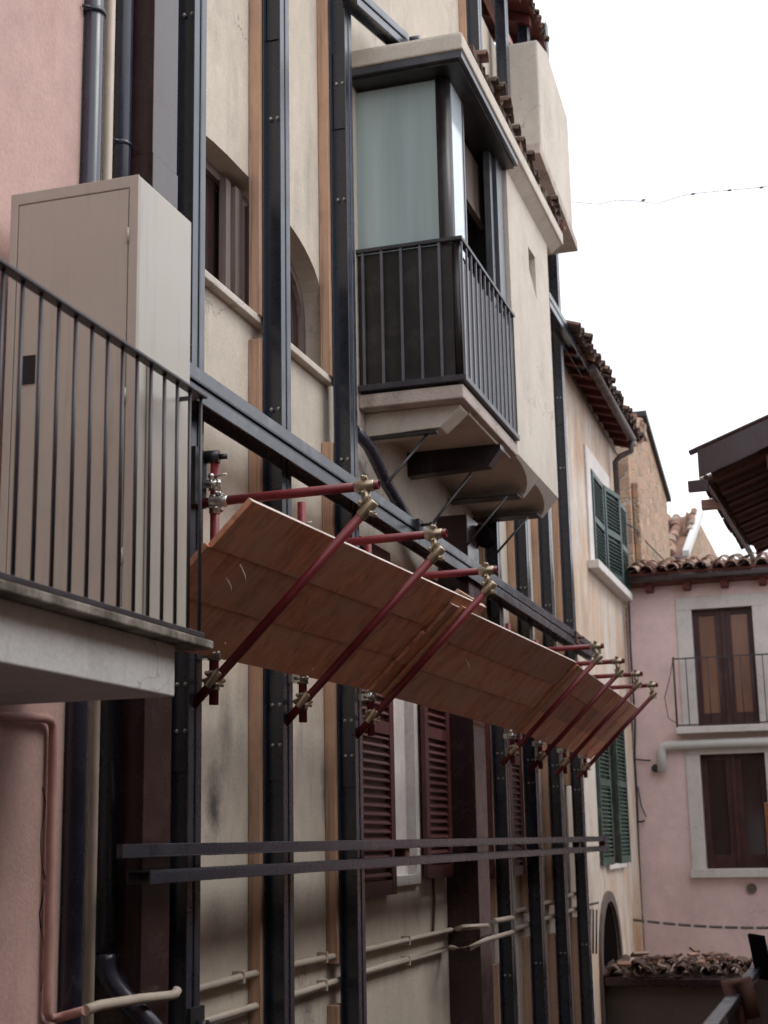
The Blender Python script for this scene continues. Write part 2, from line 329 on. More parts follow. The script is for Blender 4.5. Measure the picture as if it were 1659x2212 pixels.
# ------------------------------------------------------------------ ground
gb = MB(); gb.face([(-300, -300, 0), (300, -300, 0), (300, 400, 0), (-300, 400, 0)])
gm, gt, gbs = newmat('stone_paving'); gv = coords(gt, (1, 1, 1)); gvo = gt.nodes.new('ShaderNodeTexVoronoi'); gvo.feature = 'DISTANCE_TO_EDGE'; gvo.inputs['Scale'].default_value = 5
gt.links.new(gv, gvo.inputs['Vector']); ge_ = ramp(gt, gvo.outputs['Distance'], [(.02, (.05,.045,.04)), (.08, (.16,.15,.135))]); gt.links.new(ge_, gbs.inputs['Base Color']); gbs.inputs['Roughness'].default_value = .8
struct(finish(gb, 'ground', gm))

# ------------------------------------------------------------------ tiled roofs
def barrel(mb, o, along, side, nrm, L, r0, r1, up=1, th=.014, n=6, arc=math.pi*.92):
    rows = []
    for (d, r) in ((0, r0), (L, r1)):
        for rr in (r, r-th):
            rows.append([mb.bm.verts.new(o+along*d+side*(math.cos(a)*rr)+nrm*(up*(math.sin(a)*rr))) for a in [ (math.pi-arc)/2+arc*k/n for k in range(n+1)]])
    a0, a1, b0, b1 = rows
    for k in range(n):
        for q in ((a0[k], a0[k+1], b0[k+1], b0[k]), (a1[k], b1[k], b1[k+1], a1[k+1]), (a0[k], a1[k], a1[k+1], a0[k+1]), (b0[k], b0[k+1], b1[k+1], b1[k])):
            f = mb.bm.faces.new(q); f.smooth = False
    for k in (0, n): mb.bm.faces.new((a0[k], b0[k], b1[k], a1[k]))
def tiled(name, o, side, up, W, H, m, parent, sp=.2, L=.42, step=.32, jit=.015, r=.085, ch=True):
    # o = eave corner, side = unit vector along the eave, up = unit vector up the slope
    o, side, up = map(Vector, (o, side, up)); nrm = side.cross(up).normalized()
    if nrm.z < 0: nrm = -nrm
    mb = MB(); rd = random.uniform
    nc = int(W/sp); nr = max(1, int(H/step))
    for c in range(nc):
        for k in range(nr):
            p = o + side*(sp*(c+.5)+rd(-jit, jit)) + up*(k*step+rd(-jit, jit)*1.6) + nrm*(.03+rd(0, jit))
            barrel(mb, p, (up+side*rd(-.04, .04)).normalized(), side, nrm, L, r*rd(.95, 1.06), r*.8)
            if ch: barrel(mb, o + side*(sp*c+rd(-jit, jit)) + up*(k*step+rd(-jit, jit)) + nrm*(.055), up, side, nrm, L, r*.95, r*.8, up=-1)
    return finish(mb, name, m, parent)

# ================================================================== PROPPED PLASTER HOUSE (facade at X = FX)
YA, YB = 5.705, 17.95
house = thing('plaster_house', 'long cream plastered house held up by dark steel posts along the alley', 'house', (FX-3, 12, 0))
def segarch(y0, y1, z0, zs, zc, n=24, r=.18):
    pts = [(y0, z0), (y1, z0)]
    for k in range(n+1):
        a = math.pi*k/n; c = math.cos(a); s = math.sin(a)
        # superellipse: flat-topped arch with rounded haunches
        yy = (y0+y1)/2 + (y1-y0)/2*math.copysign(abs(c)**(2/3), c); zz = zs + (zc-zs)*abs(s)**(2/3)
        pts.append((yy, zz))
    return pts
W1 = (6.64, 9.36, Z(3.14), Z(3.45), Z(4.04))
RW = (10.62, 11.42, Z(-.32), Z(2.1))       # marble window between red shutters
SW = (13.95, 14.55, Z(-.3), Z(2.0))
rect = lambda y0, y1, z0, z1: [(y0, z0), (y1, z0), (y1, z1), (y0, z1)]
mb = MB(); mb.wall('x', FX, -.32, [(YA, 0), (YB, 0), (YB, Z(8.95)), (13.95, Z(8.95)), (13.95, Z(12)), (YA, Z(12))],
     [segarch(*W1), rect(*RW), rect(*SW)])
wallp = finish(mb, 'wall', M_['plaster'], house)
# rooms behind, returns, blackened to read as unlit
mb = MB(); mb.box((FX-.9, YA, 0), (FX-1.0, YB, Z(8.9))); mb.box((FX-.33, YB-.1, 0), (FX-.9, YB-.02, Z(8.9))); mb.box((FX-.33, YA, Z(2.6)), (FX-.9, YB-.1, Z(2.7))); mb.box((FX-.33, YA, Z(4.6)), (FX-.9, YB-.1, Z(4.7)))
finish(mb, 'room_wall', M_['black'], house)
# arched windows
def arched_window(W):
    y0, y1, z0, zs, zc = W
    wn = MB(); X = FX-.14
    o = segarch(y0+.002, y1-.002, z0+.002, zs, zc-.002); i = segarch(y0+.06, y1-.06, z0+.06, zs, zc-.06)
    wn.wall('x', X, -.06, o, [i])
    f = finish(wn, 'window', M_['greywood'], house)
    for yy in (y0+.62, (y0+y1)/2-.03, (y0+y1)/2+.62):
        q = MB(); q.box((X-.05, yy, z0+.06), (X+.012, yy+.07, zc-.075)); finish(q, 'mullion', M_['greywood'], f, bevel=.004)
    p = MB(); p.wall('x', X-.035, -.006, segarch(y0+.05, y1-.05, z0+.05, zs, zc-.05)); finish(p, 'pane', M_['pane_d'], f)
    for k, (a, w_, dx) in enumerate(((7.84, .07, .05), (7.93, .10, .075), (8.05, .07, .055), (8.14, .05, .085))):
        q = MB(); q.box((X, a, z0+.004), (X+dx, a+w_, zc-.05-.02*k)); finish(q, 'inner_shutter', M_['greywood'], f, bevel=.004)
    s = MB(); s.box((FX-.13, y0-.06, z0-.05), (FX+.06, y1+.03, z0-.002)); finish(s, 'sill', M_['plaster2'], f, bevel=.006)
arched_window(W1)
# louvred shutters
def shutter(mb_f, y0, y1, z0, z1, X, mid=.47, th=.035, step=.06, st=.10, dirY=None):
    """louvred leaf in the plane X, as frame + slats in one mesh"""
    for a, b in ((y0, y0+st), (y1-st, y1)): mb_f.box((X-th, a, z0), (X, b, z1))
    zm = z0+(z1-z0)*mid
    for a, b in ((z0, z0+.10), (zm-.045, zm+.045), (z1-.07, z1)): mb_f.box((X-th+.002, y0+st, a), (X-.002, y1-st, b))
    z = z0+.13
    while z < z1-.1:
        if not (zm-.07 < z < zm+.05):
            mb_f.obox((X-th+.004, y0+st, z+.018), (0, y1-y0-2*st, 0), (th-.008, 0, -.022), (0, 0, .010))
        z += step
    mb_f.box((X-th, y0+st, z0+.1), (X-th+.003, y1-st, z1-.07))
def redwin(y0, y1, z0, z1, leaves, marble=True):
    s = MB(); 
    if marble:
        s.box((FX-.1, y0, z0), (FX-.06, y1, z1))
        for a, b in ((y0, y0+.10), (y1-.1, y1)): s.box((FX-.06, a, z0), (FX+.015, b, z1))
        s.box((FX-.06, y0+.1, z0), (FX+.03, y1-.1, z0+.07))
    wn = finish(s, 'window', M_['marble'], house)
    for a, b, zz in leaves:
        q = MB(); shutter(q, a, b, zz, z1+.02, FX+.075); finish(q, 'shutter', M_['redsh'], wn)
redwin(*RW, [(9.66, 10.58, Z(-.37)), (11.42, 12.18, Z(-.29))])
redwin(*SW, [(13.55, 13.98, Z(-.35)), (14.42, 14.98, Z(-.35))], True)
# upper loggia wall, roof over it
mb = MB(); mb.box((FX-1.9, 12, Z(8.2)), (FX-1.75, YB, Z(11.5))); mb.box((FX-.33, YB-.15, Z(8.95)), (FX-1.75, YB, Z(9.6))); mb.box((FX-1.7, 13.96, Z(8.75)), (FX-.33, YB-.16, Z(8.85)))
mb.box((-3.22, 16.9, Z(8.951)), (FX-.25, YB, Z(9.75)))
finish(mb, 'loggia_wall', M_['rough_edge'], house)
sl = Vector((-1, 0, .42)).normalized()
mb = MB(); mb.obox((-3.02, 12.6, Z(9.80)), (0, 4.6, 0), sl*4, (0, 0, .05))
for k in range(8): mb.obox((-3.06, 12.7+.6*k, Z(9.68)), (0, .1, 0), sl*3, (0, 0, .118))
finish(mb, 'eave_rafters', M_['plank'], house)
tiled('roof_tiles', (-2.99, 12.6, Z(9.80)), (0, 1, 0), sl, 4.5, 1.0, M_['tiles_d'], house, jit=.012, sp=.16, r=.06)
mb = MB(); mb.obox((-3.25, 13.9, Z(9.3)), (0, 4, 0), (-.08, 0, 0), (0, 0, .09)); finish(mb, 'purlin', M_['pinkp'], house)
# projecting plaster parapet box at the top
mb = MB(); mb.prism([(-2.84, 15.55, Z(7.55)), (-2.84, 17.45, Z(7.3)), (-2.84, 17.45, Z(8.95)), (-2.84, 16.2, Z(9.2)), (-2.84, 15.55, Z(9.02))], (-.44, 0, 0))
finish(mb, 'parapet', M_['plaster2'], house, bevel=.02)
mb = MB(); mb.prism([(-2.80, 15.2, Z(7.44)), (-2.80, 17.5, Z(7.16)), (-2.80, 17.5, Z(7.28)), (-2.80, 15.2, Z(7.56))], (-.5, 0, 0)); finish(mb, 'roof_ledge', M_['rough_edge'], house)

# ================================================================== GLAZED BALCONY (oriel)
OX, OY, OP, OE = -2.5, 10.1, 11.92, 13.72
bal = thing('glazed_balcony', 'glazed balcony box with black railing and tiled roof jutting out over the alley', 'balcony', (OX-.4, 11.9, Z(3.1)))
mb = MB(); mb.box((FX, OY, Z(3.13)), (OX, OP-.002, Z(3.235))); sb = finish(mb, 'floor_slab', M_['rough_edge'], bal, bevel=.01)
# plaster corbel at the near end, steel corbel, rounded corbels
mb = MB(); mb.prism([(FX, OY+.14, Z(3.128)), (OX-.06, OY+.14, Z(3.128)), (OX-.06, OY+.14, Z(3.10)), (OX-.22, OY+.14, Z(2.965)), (FX, OY+.14, Z(2.945))], (0, .22, 0)); finish(mb, 'corbel', M_['plaster2'], bal, bevel=.008)
mb = MB(); mb.box((FX, OY+.13, Z(2.93)), (OX-.25, OY+.2, Z(2.944))); finish(mb, 'corbel_plate', M_['steel_d'], bal)
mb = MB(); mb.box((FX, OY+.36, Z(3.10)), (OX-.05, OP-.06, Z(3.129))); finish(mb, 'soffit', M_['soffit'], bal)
mb = MB(); mb.prism([(FX, 11.35, Z(3.098)), (OX-.02, 11.35, Z(3.098)), (OX-.02, 11.35, Z(3.06)), (OX-.12, 11.35, Z(2.93)), (FX, 11.35, Z(2.90))], (0, .14, 0)); finish(mb, 'steel_corbel', M_['panel'], bal)
def cove(y0, y1, ya, zt, zb, zs, name='corbel'):
    """plaster corbel: underside swelling down away from the camera, outer face splayed inwards"""
    yz = [(y0, zt)] + [(y0+(ya-y0)*math.sin(math.pi/2*k/10), zs-(zs-zb)*(1-math.cos(math.pi/2*k/10))) for k in range(11)] + [(ya+.002, zb-.004), (y1, zb-.004), (y1, zt)]
    xo = lambda z: OX-.003-(zt-z)*.14/.16
    q = MB(); A = [q.bm.verts.new((FX, y, z)) for y, z in yz]; B = [q.bm.verts.new((xo(z), y, z)) for y, z in yz]; n = len(yz)
    q.bm.faces.new(A); q.bm.faces.new(B[::-1])
    for i in range(n): q.bm.faces.new((A[i], B[i], B[(i+1) % n], A[(i+1) % n]))
    return finish(q, name, M_['plaster2'], bal)
cove(11.93, 12.84, 12.78, Z(3.148), Z(2.985), Z(3.13)); cove(12.85, OE-.01, 13.62, Z(3.148), Z(2.975), Z(3.10))
for a, b in ((12.60, 12.80), (13.45, 13.66)):
    mb = MB(); mb.box((FX, a, Z(2.962)), (OX-.16, b, Z(2.972))); finish(mb, 'corbel_plate', M_['steel_d'], bal)
# solid plaster pier with slit window
sa, sbt = hx(1141, 533, OX), hx(1160, 648, OX)
mb = MB(); mb.wall('x', OX, -.25, rect(OP, OE, Z(3.15), Z(5.72)), [[(sa.y, sa.z-.22), (sbt.y, sbt.z), (sbt.y, sbt.z+.42), (sa.y, sa.z)]])
mb.box((FX, OP, Z(3.15)), (OX-.251, OP+.2, Z(5.72))); mb.box((FX, OE-.2, Z(3.15)), (OX-.251, OE, Z(5.72))); mb.box((FX, OP+.2, Z(3.15)), (OX-.251, OE-.2, Z(3.3))); mb.box((OX-.4, OP+.21, Z(3.4)), (OX-.38, OE-.21, Z(5.6)))
pier = finish(mb, 'side_wall', M_['plaster2'], bal, bevel=.006)
# roof: plaster fascia + metal trim + cornice + tiles
RX, RY0, RY1 = -2.38, 9.93, 13.98
mb = MB(); mb.box((FX, RY0, Z(5.80)), (RX, RY1, Z(5.93))); mb.box((FX, RY0+.03, Z(5.931)), (RX-.02, RY1-.05, Z(5.96))); finish(mb, 'roof_slab', M_['plaster2'], bal, bevel=.012)
mb = MB(); mb.box((FX, RY0+.015, Z(5.74)), (RX-.015, OP-.0, Z(5.799))); finish(mb, 'metal_fascia', M_['trim'], bal)
mb = MB(); mb.box((FX+.02, RY0+.05, Z(5.715)), (RX-.05, OP-.01, Z(5.739))); finish(mb, 'dark_soffit', M_['panel'], bal)
mb = MB(); mb.prism([(OX-.0, OP+.002, Z(5.72)), (RX-.02, OP+.002, Z(5.799)), (OX-.3, OP+.002, Z(5.799)), (OX-.3, OP+.002, Z(5.72))], (0, RY1-OP-.03, 0)); finish(mb, 'cornice', M_['plaster2'], bal)
ups = Vector((-1, 0, .10)).normalized()
tiled('roof_tiles', (RX-.01, RY0+.5, Z(5.975)), (0, 1, 0), ups, RY1-RY0-.35, .62, M_['tiles_d'], bal, sp=.145, jit=.045, r=.078, L=.33, step=.3)
mb = MB()
for k in range(38):
    y = RY0+.38+.096*k; a = random.uniform(-.3, .3); mb.obox((RX-.005-random.uniform(0, .05), y, Z(5.962)), (-.25, 0, .0), (0, random.uniform(.085, .14), a*.06), (0, 0, random.uniform(.05, .12)))
finish(mb, 'tile_bedding', M_['tiles_d'], bal); mb = MB()
for k in range(16):
    a = random.uniform(-.3, .3); mb.obox((random.uniform(-3.2, -2.85), RY0+random.uniform(.1, .3), Z(5.955)), (.1, .03*a, .02*a), (0, .12, 0), (0, 0, random.uniform(.02, .045)))
finish(mb, 'roof_rubble', M_['tiles_d'], bal)
# glazed box
GX, GY = OX-.06, OY+.05
mb = MB(); mb.box((FX+.001, GY, Z(4.3)), (GX-.1, GY+.012, Z(5.70))); finish(mb, 'frosted_glass', M_['frost'], bal)
mb = MB(); mb.tube([(GX-.055, GY+.045, Z(3.24)), (GX-.055, GY+.045, Z(5.714))], .06, 20); finish(mb, 'corner_post', M_['panel'], bal)
mb = MB(); mb.box((GX-.012, GY+.10, Z(4.36)), (GX, GY+.42, Z(5.714))); finish(mb, 'side_glass', M_['sky_pane'], bal)
mb = MB()
for y in (GY+.42,): mb.box((GX-.03, y, Z(3.3)), (GX+.008, y+.035, Z(5.714)))
mb.box((GX-.05, 11.50, Z(3.3)), (GX+.004, 11.58, Z(5.714)))
mb.box((GX-.06, 11.64, Z(3.25)), (GX+.03, OP-.04, Z(5.714)))
finish(mb, 'window_frame', M_['trim'], bal)
mb = MB(); mb.box((FX+.002, GY+.014, Z(3.24)), (GX-.1, GY+.03, Z(4.36))); finish(mb, 'inner_panel', M_['panel'], bal); mb = MB(); mb.box((FX+.02, OP-.05, Z(3.24)), (GX-.1, OP-.01, Z(5.71))); finish(mb, 'inner_panel', M_['panel'], bal)
mb = MB(); mb.box((GX-.16, GY+.50, Z(5.22)), (GX-.14, 11.86, Z(5.69))); mb.box((GX-.18, GY+.5, Z(5.17)), (GX-.13, 11.86, Z(5.219))); finish(mb, 'roller_blind', M_['greyw'], bal)
# railing: bars in front of dark sheet panels
mb = MB()
mb.box((FX+.002, OY-.02, Z(4.345)), (OX+.03, OY+.025, Z(4.375))); mb.box((OX-.02, OY+.025, Z(4.345)), (OX+.03, OP-.02, Z(4.375)))
rl = finish(mb, 'railing', M_['rail'], bal, bevel=.004)
mb = MB(); mb.box((FX+.002, OY-.025, Z(3.255)), (OX+.03, OY+.02, Z(3.30))); mb.box((OX-.02, OY+.02, Z(3.255)), (OX+.03, OP-.02, Z(3.30))); finish(mb, 'bottom_rail', M_['rail'], rl, bevel=.004)
xs = [hy(x, 700, OY).x for x in (786, 827, 869, 911, 953)]
for x in xs: q = MB(); q.box((x-.009, OY-.012, Z(3.3)), (x+.009, OY+.006, Z(4.345))); finish(q, 'baluster', M_['bar'], rl)
n = 12
for k in range(n+1):
    y = OY+.01+(OP-.06-OY-.01)*k/n; q = MB(); q.box((OX+.008, y, Z(3.3)), (OX+.022, y+.016, Z(4.345))); finish(q, 'baluster', M_['bar'], rl)
mb = MB(); mb.box((FX+.002, OY+.026, Z(3.31)), (OX-.06, OY+.036, Z(4.34))); finish(mb, 'railing_panel', M_['panel'], bal)
mb = MB()
# folded sheet on the long side, sky-lit look put into its paler grey
for k in range(n):
    y = OY+.05+(OP-.12-OY)*k/n; dy = (OP-.12-OY)/n
    mb.prism([(OX-.03, y, Z(3.31)), (OX-.005, y+dy*.25, Z(3.31)), (OX-.005, y+dy*.8, Z(3.31)), (OX-.03, y+dy-.001, Z(3.31)), (OX-.035, y+dy-.001, Z(3.31)), (OX-.035, y, Z(3.31))], (0, 0, .93))
finish(mb, 'railing_panel', M_['gloss'], bal)
mb = MB(); mb.tube([(OX-.03, OY+.035, Z(3.3)), (OX-.03, OY+.035, Z(4.34))], .03, 16); finish(mb, 'corner_tube', M_['panel'], bal)

# tie rods under the balcony down to the steel wale
BX = -2.985                    # front face of horizontal wales
rods = [((930, 930), 10.35, (835, 1045)), ((1018, 1022), 11.42, (930, 1137)), ((1095, 1072), 12.4, (1008, 1178)), ((1140, 1118), 13.2, (1062, 1207))]
rl_ = ['thin dark tie rod from the nearest plaster corbel down to the wale', 'thin dark tie rod from the dark steel corbel to the wale', 'thin dark tie rod from the first rounded corbel to the wale', 'farthest thin dark tie rod, under the end of the balcony']
for (a, Y, b), lb in zip(rods, rl_):
    p = hy(*a, Y); q = hx(*b, BX-.02); m = MB(); m.tube([p, q], .011, 8)
    o = finish(m, 'tie_rod', M_['steel_d']); tag(o, lb, 'tie rod', 'tie rods under the glazed balcony')
# brown downpipe curving under the balcony
pts = [hx(x, y, X) for x, y, X in ((765, 930, -3.2), (783, 948, -3.19), (797, 965, -3.18), (812, 995, -3.18), (835, 1045, -3.18), (862, 1090, -3.18), (930, 1210, -3.18))]
m = MB(); m.tube(pts, .045, 14); tag(finish(m, 'drainpipe', M_['brownp']), 'dark brown drainpipe slanting down under the glazed balcony behind the wale', 'pipe')
# maroon boxed duct further along
m = MB(); m.box((FX, 12.22, 0), (-3.03, 12.62, Z(2.74))); o = tag(finish(m, 'duct_casing', M_['maroon'], bevel=.004), 'maroon sheet metal duct casing beside the right ox-red shutter', 'duct')
m = MB(); m.tube([(-3.0, 12.55, Z(2.62)), (-2.99, 12.75, Z(2.62))], .09, 14); o2 = finish(m, 'vent_cowl', M_['black'], bevel=0); o2.parent = o; o2.location = Vector(o2.location) - Vector(o.location)

# ================================================================== STEEL POSTS
PX0, PX1 = -3.222, -3.10
def make_post(yc):
    t = thing('steel_post', '', 'steel post', (-3.16, yc, 0), 'dark steel posts propping the plastered facade')
    H = Z(10.5)
    a = MB(); a.channel((PX0, yc-.009, 0), (0, 0, H), (PX1-PX0, 0, 0), (0, -.07, 0), H); finish(a, 'channel', M_['steel'], t, bevel=.0025)
    a = MB(); a.channel((PX0, yc+.009, 0), (0, 0, H), (PX1-PX0, 0, 0), (0, .07, 0), H); finish(a, 'channel', M_['steel'], t, bevel=.0025)
    for za in (.35, 5.0): a = MB(); a.box((PX0+.012, yc-.028, Z(za)), (PX1-.012, yc-.018, Z(za+.6))); finish(a, 'splice_plate', M_['steel'], t, bevel=.002)
    for z in (.78, .55, 4.45, 2.55, 5.35, 7.5, -1.2):
        for x in (-3.183, -3.137):
            q = MB(); q.tube([(x, yc-.017, Z(z)), (x, yc-.04, Z(z))], .011, 6); q.ball((x, yc-.04, Z(z)), .008); finish(q, 'bolt', M_['silver'], t)
    return t
PY = [6.81, 8.09, 9.38, 13.76, 15.12, 16.42, 17.74]
plab = ['nearest dark steel post, just right of the maroon duct and beige cabinet', 'second dark steel post, between the two arched windows', 'third dark steel post, close against the glazed balcony', 'fourth dark steel post, first one past the maroon duct casing', 'fifth dark steel post, under the far corner of the glazed balcony', 'sixth dark steel post, last but one along the facade', 'last dark steel post, at the end of the cream facade by the ochre wall']
p0 = make_post(PY[0]); p0['label'] = plab[0]
for y, l in zip(PY[1:], plab[1:]): dup(p0, (0, y-PY[0], 0), l)
# packing timbers between wall and posts
def tim(y, z0, z1, lb):
    m = MB(); m.box((FX+.002, y-.118, Z(z0)), (PX0-.004, y+.05, Z(z1)))
    tag(finish(m, 'packing_timber', M_['timber'], bevel=.004), lb, 'timber', 'orange packing timbers behind the steel posts')
od = ['second', 'third', 'fourth', 'fifth', 'sixth', 'last']
zs = {1: [(3.13, 10), (-.98, 2.98), (-5, -1.18)], 2: [(3.13, 10), (-.75, 2.66), (-5, -1.0)], 3: [(-5, -1.1), (-.7, 2.98), (3.1, 8.7)], 4: [(-.72, 1.1), (1.2, 8.0), (-5, -.95)], 5: [(-.7, 8), (-5, -1.0)], 6: [(.6, 6.3), (-5, -.9)]}
for i, L in zs.items():
    for (a, b) in L:
        w_ = 'bottom' if a < -2 else ('top' if b > 5 else 'middle')
        tim(PY[i], a, b, f'orange {w_} packing timber behind the {od[i-1]} steel post')

# ================================================================== WALES (horizontal double channels)
def wale(name, lb, y0, y1, z, gap, dep=.13, h=.078, X=None, joints=()):
    X = X if X is not None else BX
    t = thing(name, lb, 'steel beam', (X-dep/2, y0, Z(z)))
    seg = [y0]+list(joints)+[y1]
    for a, b in zip(seg, seg[1:]):
        q = MB(); q.channel((X-dep, a+.002, Z(z)+gap/2), (0, b-a-.004, 0), (dep, 0, 0), (0, 0, h), 0); finish(q, 'upper_channel', M_['steel'], t, bevel=.0025)
        q = MB(); q.channel((X-dep, a+.002, Z(z)-gap/2), (0, b-a-.004, 0), (dep, 0, 0), (0, 0, -h), 0); finish(q, 'lower_channel', M_['steel'], t, bevel=.0025)
    for j in list(joints)+[y1-.15]:
        q = MB(); q.box((X-dep+.02, j-.05, Z(z)-gap/2+.001), (X-.02, j+.05, Z(z)+gap/2-.001)); finish(q, 'spacer', M_['rust'], t)
    return t
wale('wale', 'upper double steel wale running behind the red tube heads', 5.1, 18.9, 2.25, .018, joints=(10.55, 17.1))
wl = wale('wale', 'lower double steel wale crossing the posts below the shutters', 6.01, 18.5, -.075, .055, h=.058, dep=.115, joints=(9.97, 16.6), X=-2.94)
q = MB(); q.box((-2.968, 5.745, Z(-.0475)), (-2.94, 6.008, Z(.0095))); finish(q, 'end_plate', M_['steel'], wl, bevel=.001)
wale('wale', 'short far steel wale under the eave of the ochre house', 16.4, 19.3, 6.17, .024)
# rusty bolt sticking out of the upper wale, clamp
m = MB(); m.box((BX, 10.45, Z(2.24)), (BX+.03, 10.56, Z(2.34))); m.tube([(BX+.03, 10.5, Z(2.3)), (BX+.12, 10.5, Z(2.3))], .012, 8); m.box((BX+.1, 10.48, Z(2.285)), (BX+.118, 10.52, Z(2.315)))
tag(finish(m, 'wale_anchor', M_['steel_d']), 'small dark anchor plate and bolt on the upper wale near the second tie rod', 'anchor')
m = MB(); m.box((BX, 17.02, Z(2.2)), (BX+.02, 17.2, Z(2.33))); m.tube([(BX+.02, 17.1, Z(2.26)), (BX+.1, 17.1, Z(2.26))], .014, 8)
tag(finish(m, 'wale_anchor', M_['rust']), 'rusty brown anchor plate near the far end of the upper wale', 'anchor')
m = MB(); m.box((PX1, 6.74, Z(-.93)), (PX1+.02, 6.9, Z(-.75))); m.tube([(PX1+.02, 6.82, Z(-.84)), (PX1+.07, 6.82, Z(-.84))], .035, 6); m.tube([(PX1+.07, 6.82, Z(-.84)), (PX1+.12, 6.82, Z(-.84))], .018, 8)
tag(finish(m, 'post_anchor', M_['steel_d']), 'dark hexagonal anchor nut low on the nearest steel post', 'anchor')
m = MB(); m.box((PX1, 6.72, Z(1.68)), (PX1+.03, 6.86, Z(1.98))); m.tube([(PX1+.03, 6.85, Z(1.95)), (PX1+.1, 6.86, Z(1.95))], .035, 6); m.tube([(PX1+.1, 6.86, Z(1.95)), (PX1+.14, 6.87, Z(1.95))], .015, 8)
tag(finish(m, 'post_anchor', M_['steel_d']), 'dark anchor nut above the first red standard on the nearest post', 'anchor')
# raking brace at the top
a, b = hx(770, -12, -2.99), hx(884, 92, -2.99); d = (b-a).normalized(); s_ = Vector((-1, 0, 0)); nn = d.cross(s_).normalized()
t = thing('raking_brace', 'dark double steel brace slanting onto the balcony roof at the top edge', 'steel beam', a)
for k in (0, 1):
    q = MB(); q.channel(a+nn*(.01+.0 if k == 0 else -.01), b-a, (-.12, 0, 0), nn*(.06 if k == 0 else -.06), 0); finish(q, 'channel', M_['steel'], t, bevel=.0025)
q = MB(); q.tube([b-d*.04+Vector((.02, 0, 0)), b-d*.04+Vector((.1, 0, 0))], .035, 10); q.box(b-Vector((.13, .05, .13)), b+Vector((.03, .06, -.02))); finish(q, 'end_plate', M_['trim'], t)

# ================================================================== RED TUBE FRAMES WITH COUPLERS
def coupler(name, p, d1, p2, d2, m, parent):
    """two sleeves round crossing tubes joined by a block, with eye bolts"""
    d1 = Vector(d1).normalized(); d2 = Vector(d2).normalized(); p = Vector(p); p2 = Vector(p2)
    q = MB()
    for c, d in ((p, d1), (p2, d2)):
        q.tube([c-d*.05, c-d*.046, c+d*.046, c+d*.05], [.027, .0295, .0295, .027], 18)
        s = d.cross(Vector((0, 1, 0)) if abs(d.y) < .8 else Vector((1, 0, 0))).normalized(); o = d.cross(s).normalized()
        for sg in (1, -1):
            c1 = c+s*sg*.034
            q.obox(c1-d*.014-o*.012-s*.008, d*.028, o*.024, s*.016)
            q.tube([c1-o*.03+s*sg*.006, c1+o*.034+s*sg*.006], .0075, 8); q.tube([c1-o*.036+s*sg*.006, c1-o*.024+s*sg*.006], .0115, 6)
            q.tube([c1+o*.026+s*sg*.006, c1+o*.036+s*sg*.006], .0115, 6); q.ball(c1+o*.04+s*sg*.006, .007)
        q.tube([c+s*.03-d*.014+o*.01, c+s*.046-d*.01+o*.01, c+s*.05+o*.01, c+s*.046+d*.01+o*.01, c+s*.03+d*.014+o*.01], .0045, 8)
    mid = (p+p2)/2; v = (p2-p)
    if v.length > .01: q.tube([p+v*.2, p+v*.8], .024, 12)
    return finish(q, name, m, parent)
FYS = [6.87, 8.14, 9.42, 13.68, 14.96, 16.27, 17.56]
flab = ['nearest red tube frame, beside the corner of the left balcony', 'second red tube frame, carrying the first run of boards', 'third red tube frame, where the first two board runs overlap', 'fourth red tube frame, first of the far four', 'fifth red tube frame, second of the far four', 'sixth red tube frame, last but one', 'last red tube frame, in front of the pink end house']
def make_frame(y):
    t = thing('tube_frame', flab[0], 'scaffold frame', (-3.03, y, Z(.6)), 'red triangular tube frames carrying the boards')
    yv = y-.0; XV = -3.028
    q = MB(); q.tube([(XV, yv, Z(.68)), (XV, yv, Z(1.98))], .0242, 20, hollow=.004); finish(q, 'standard', M_['red'], t)
    q = MB(); q.tube([(-3.06, y-.062, Z(1.70)), (-2.125, y-.062, Z(1.712))], .0242, 20, hollow=.004); finish(q, 'transom', M_['red'], t)
    e0 = Vector((-3.12, y-.062-.0, Z(.67))); e1 = Vector((-2.165, y-.066, Z(1.615))); dd = (e1-e0).normalized()
    q = MB(); q.tube([e0, e1], .0242, 20, hollow=.004); finish(q, 'brace', M_['red'], t)
    coupler('coupler', (-2.20, y-.062, Z(1.711)), (1, 0, 0), e1-dd*.03, dd, M_['brass'], t)
    coupler('coupler', (XV, yv, Z(1.70)), (0, 0, 1), (XV+.05, y-.062, Z(1.70)), (1, 0, 0), M_['zinc'], t)
    coupler('coupler', (XV, yv, Z(.80)), (0, 0, 1), (XV+.03, y-.062, Z(.80)), dd, M_['brass'], t)
    # girder clamps to the post
    for z in (1.80, .93):
        q = MB(); q.tube([(XV, yv, Z(z)-.03), (XV, yv, Z(z)+.03)], .033, 16); q.box((-3.098, yv-.05, Z(z)-.022), (XV, yv+.02, Z(z)+.022))
        q.tube([(XV-.03, yv-.06, Z(z)), (XV+.035, yv-.06, Z(z))], .009, 8); q.ball((XV+.04, yv-.05, Z(z)), .016); q.ball((XV+.0, yv-.05, Z(z)+.04), .017); q.tube([(XV, yv-.02, Z(z)+.04), (XV+.075, yv-.03, Z(z)+.05)], .006, 8)
        finish(q, 'girder_clamp', M_['zinc'], t)
    return t
f0 = make_frame(FYS[0])
for y, l in zip(FYS[1:], flab[1:]): dup(f0, (0, y-FYS[0], 0), l)

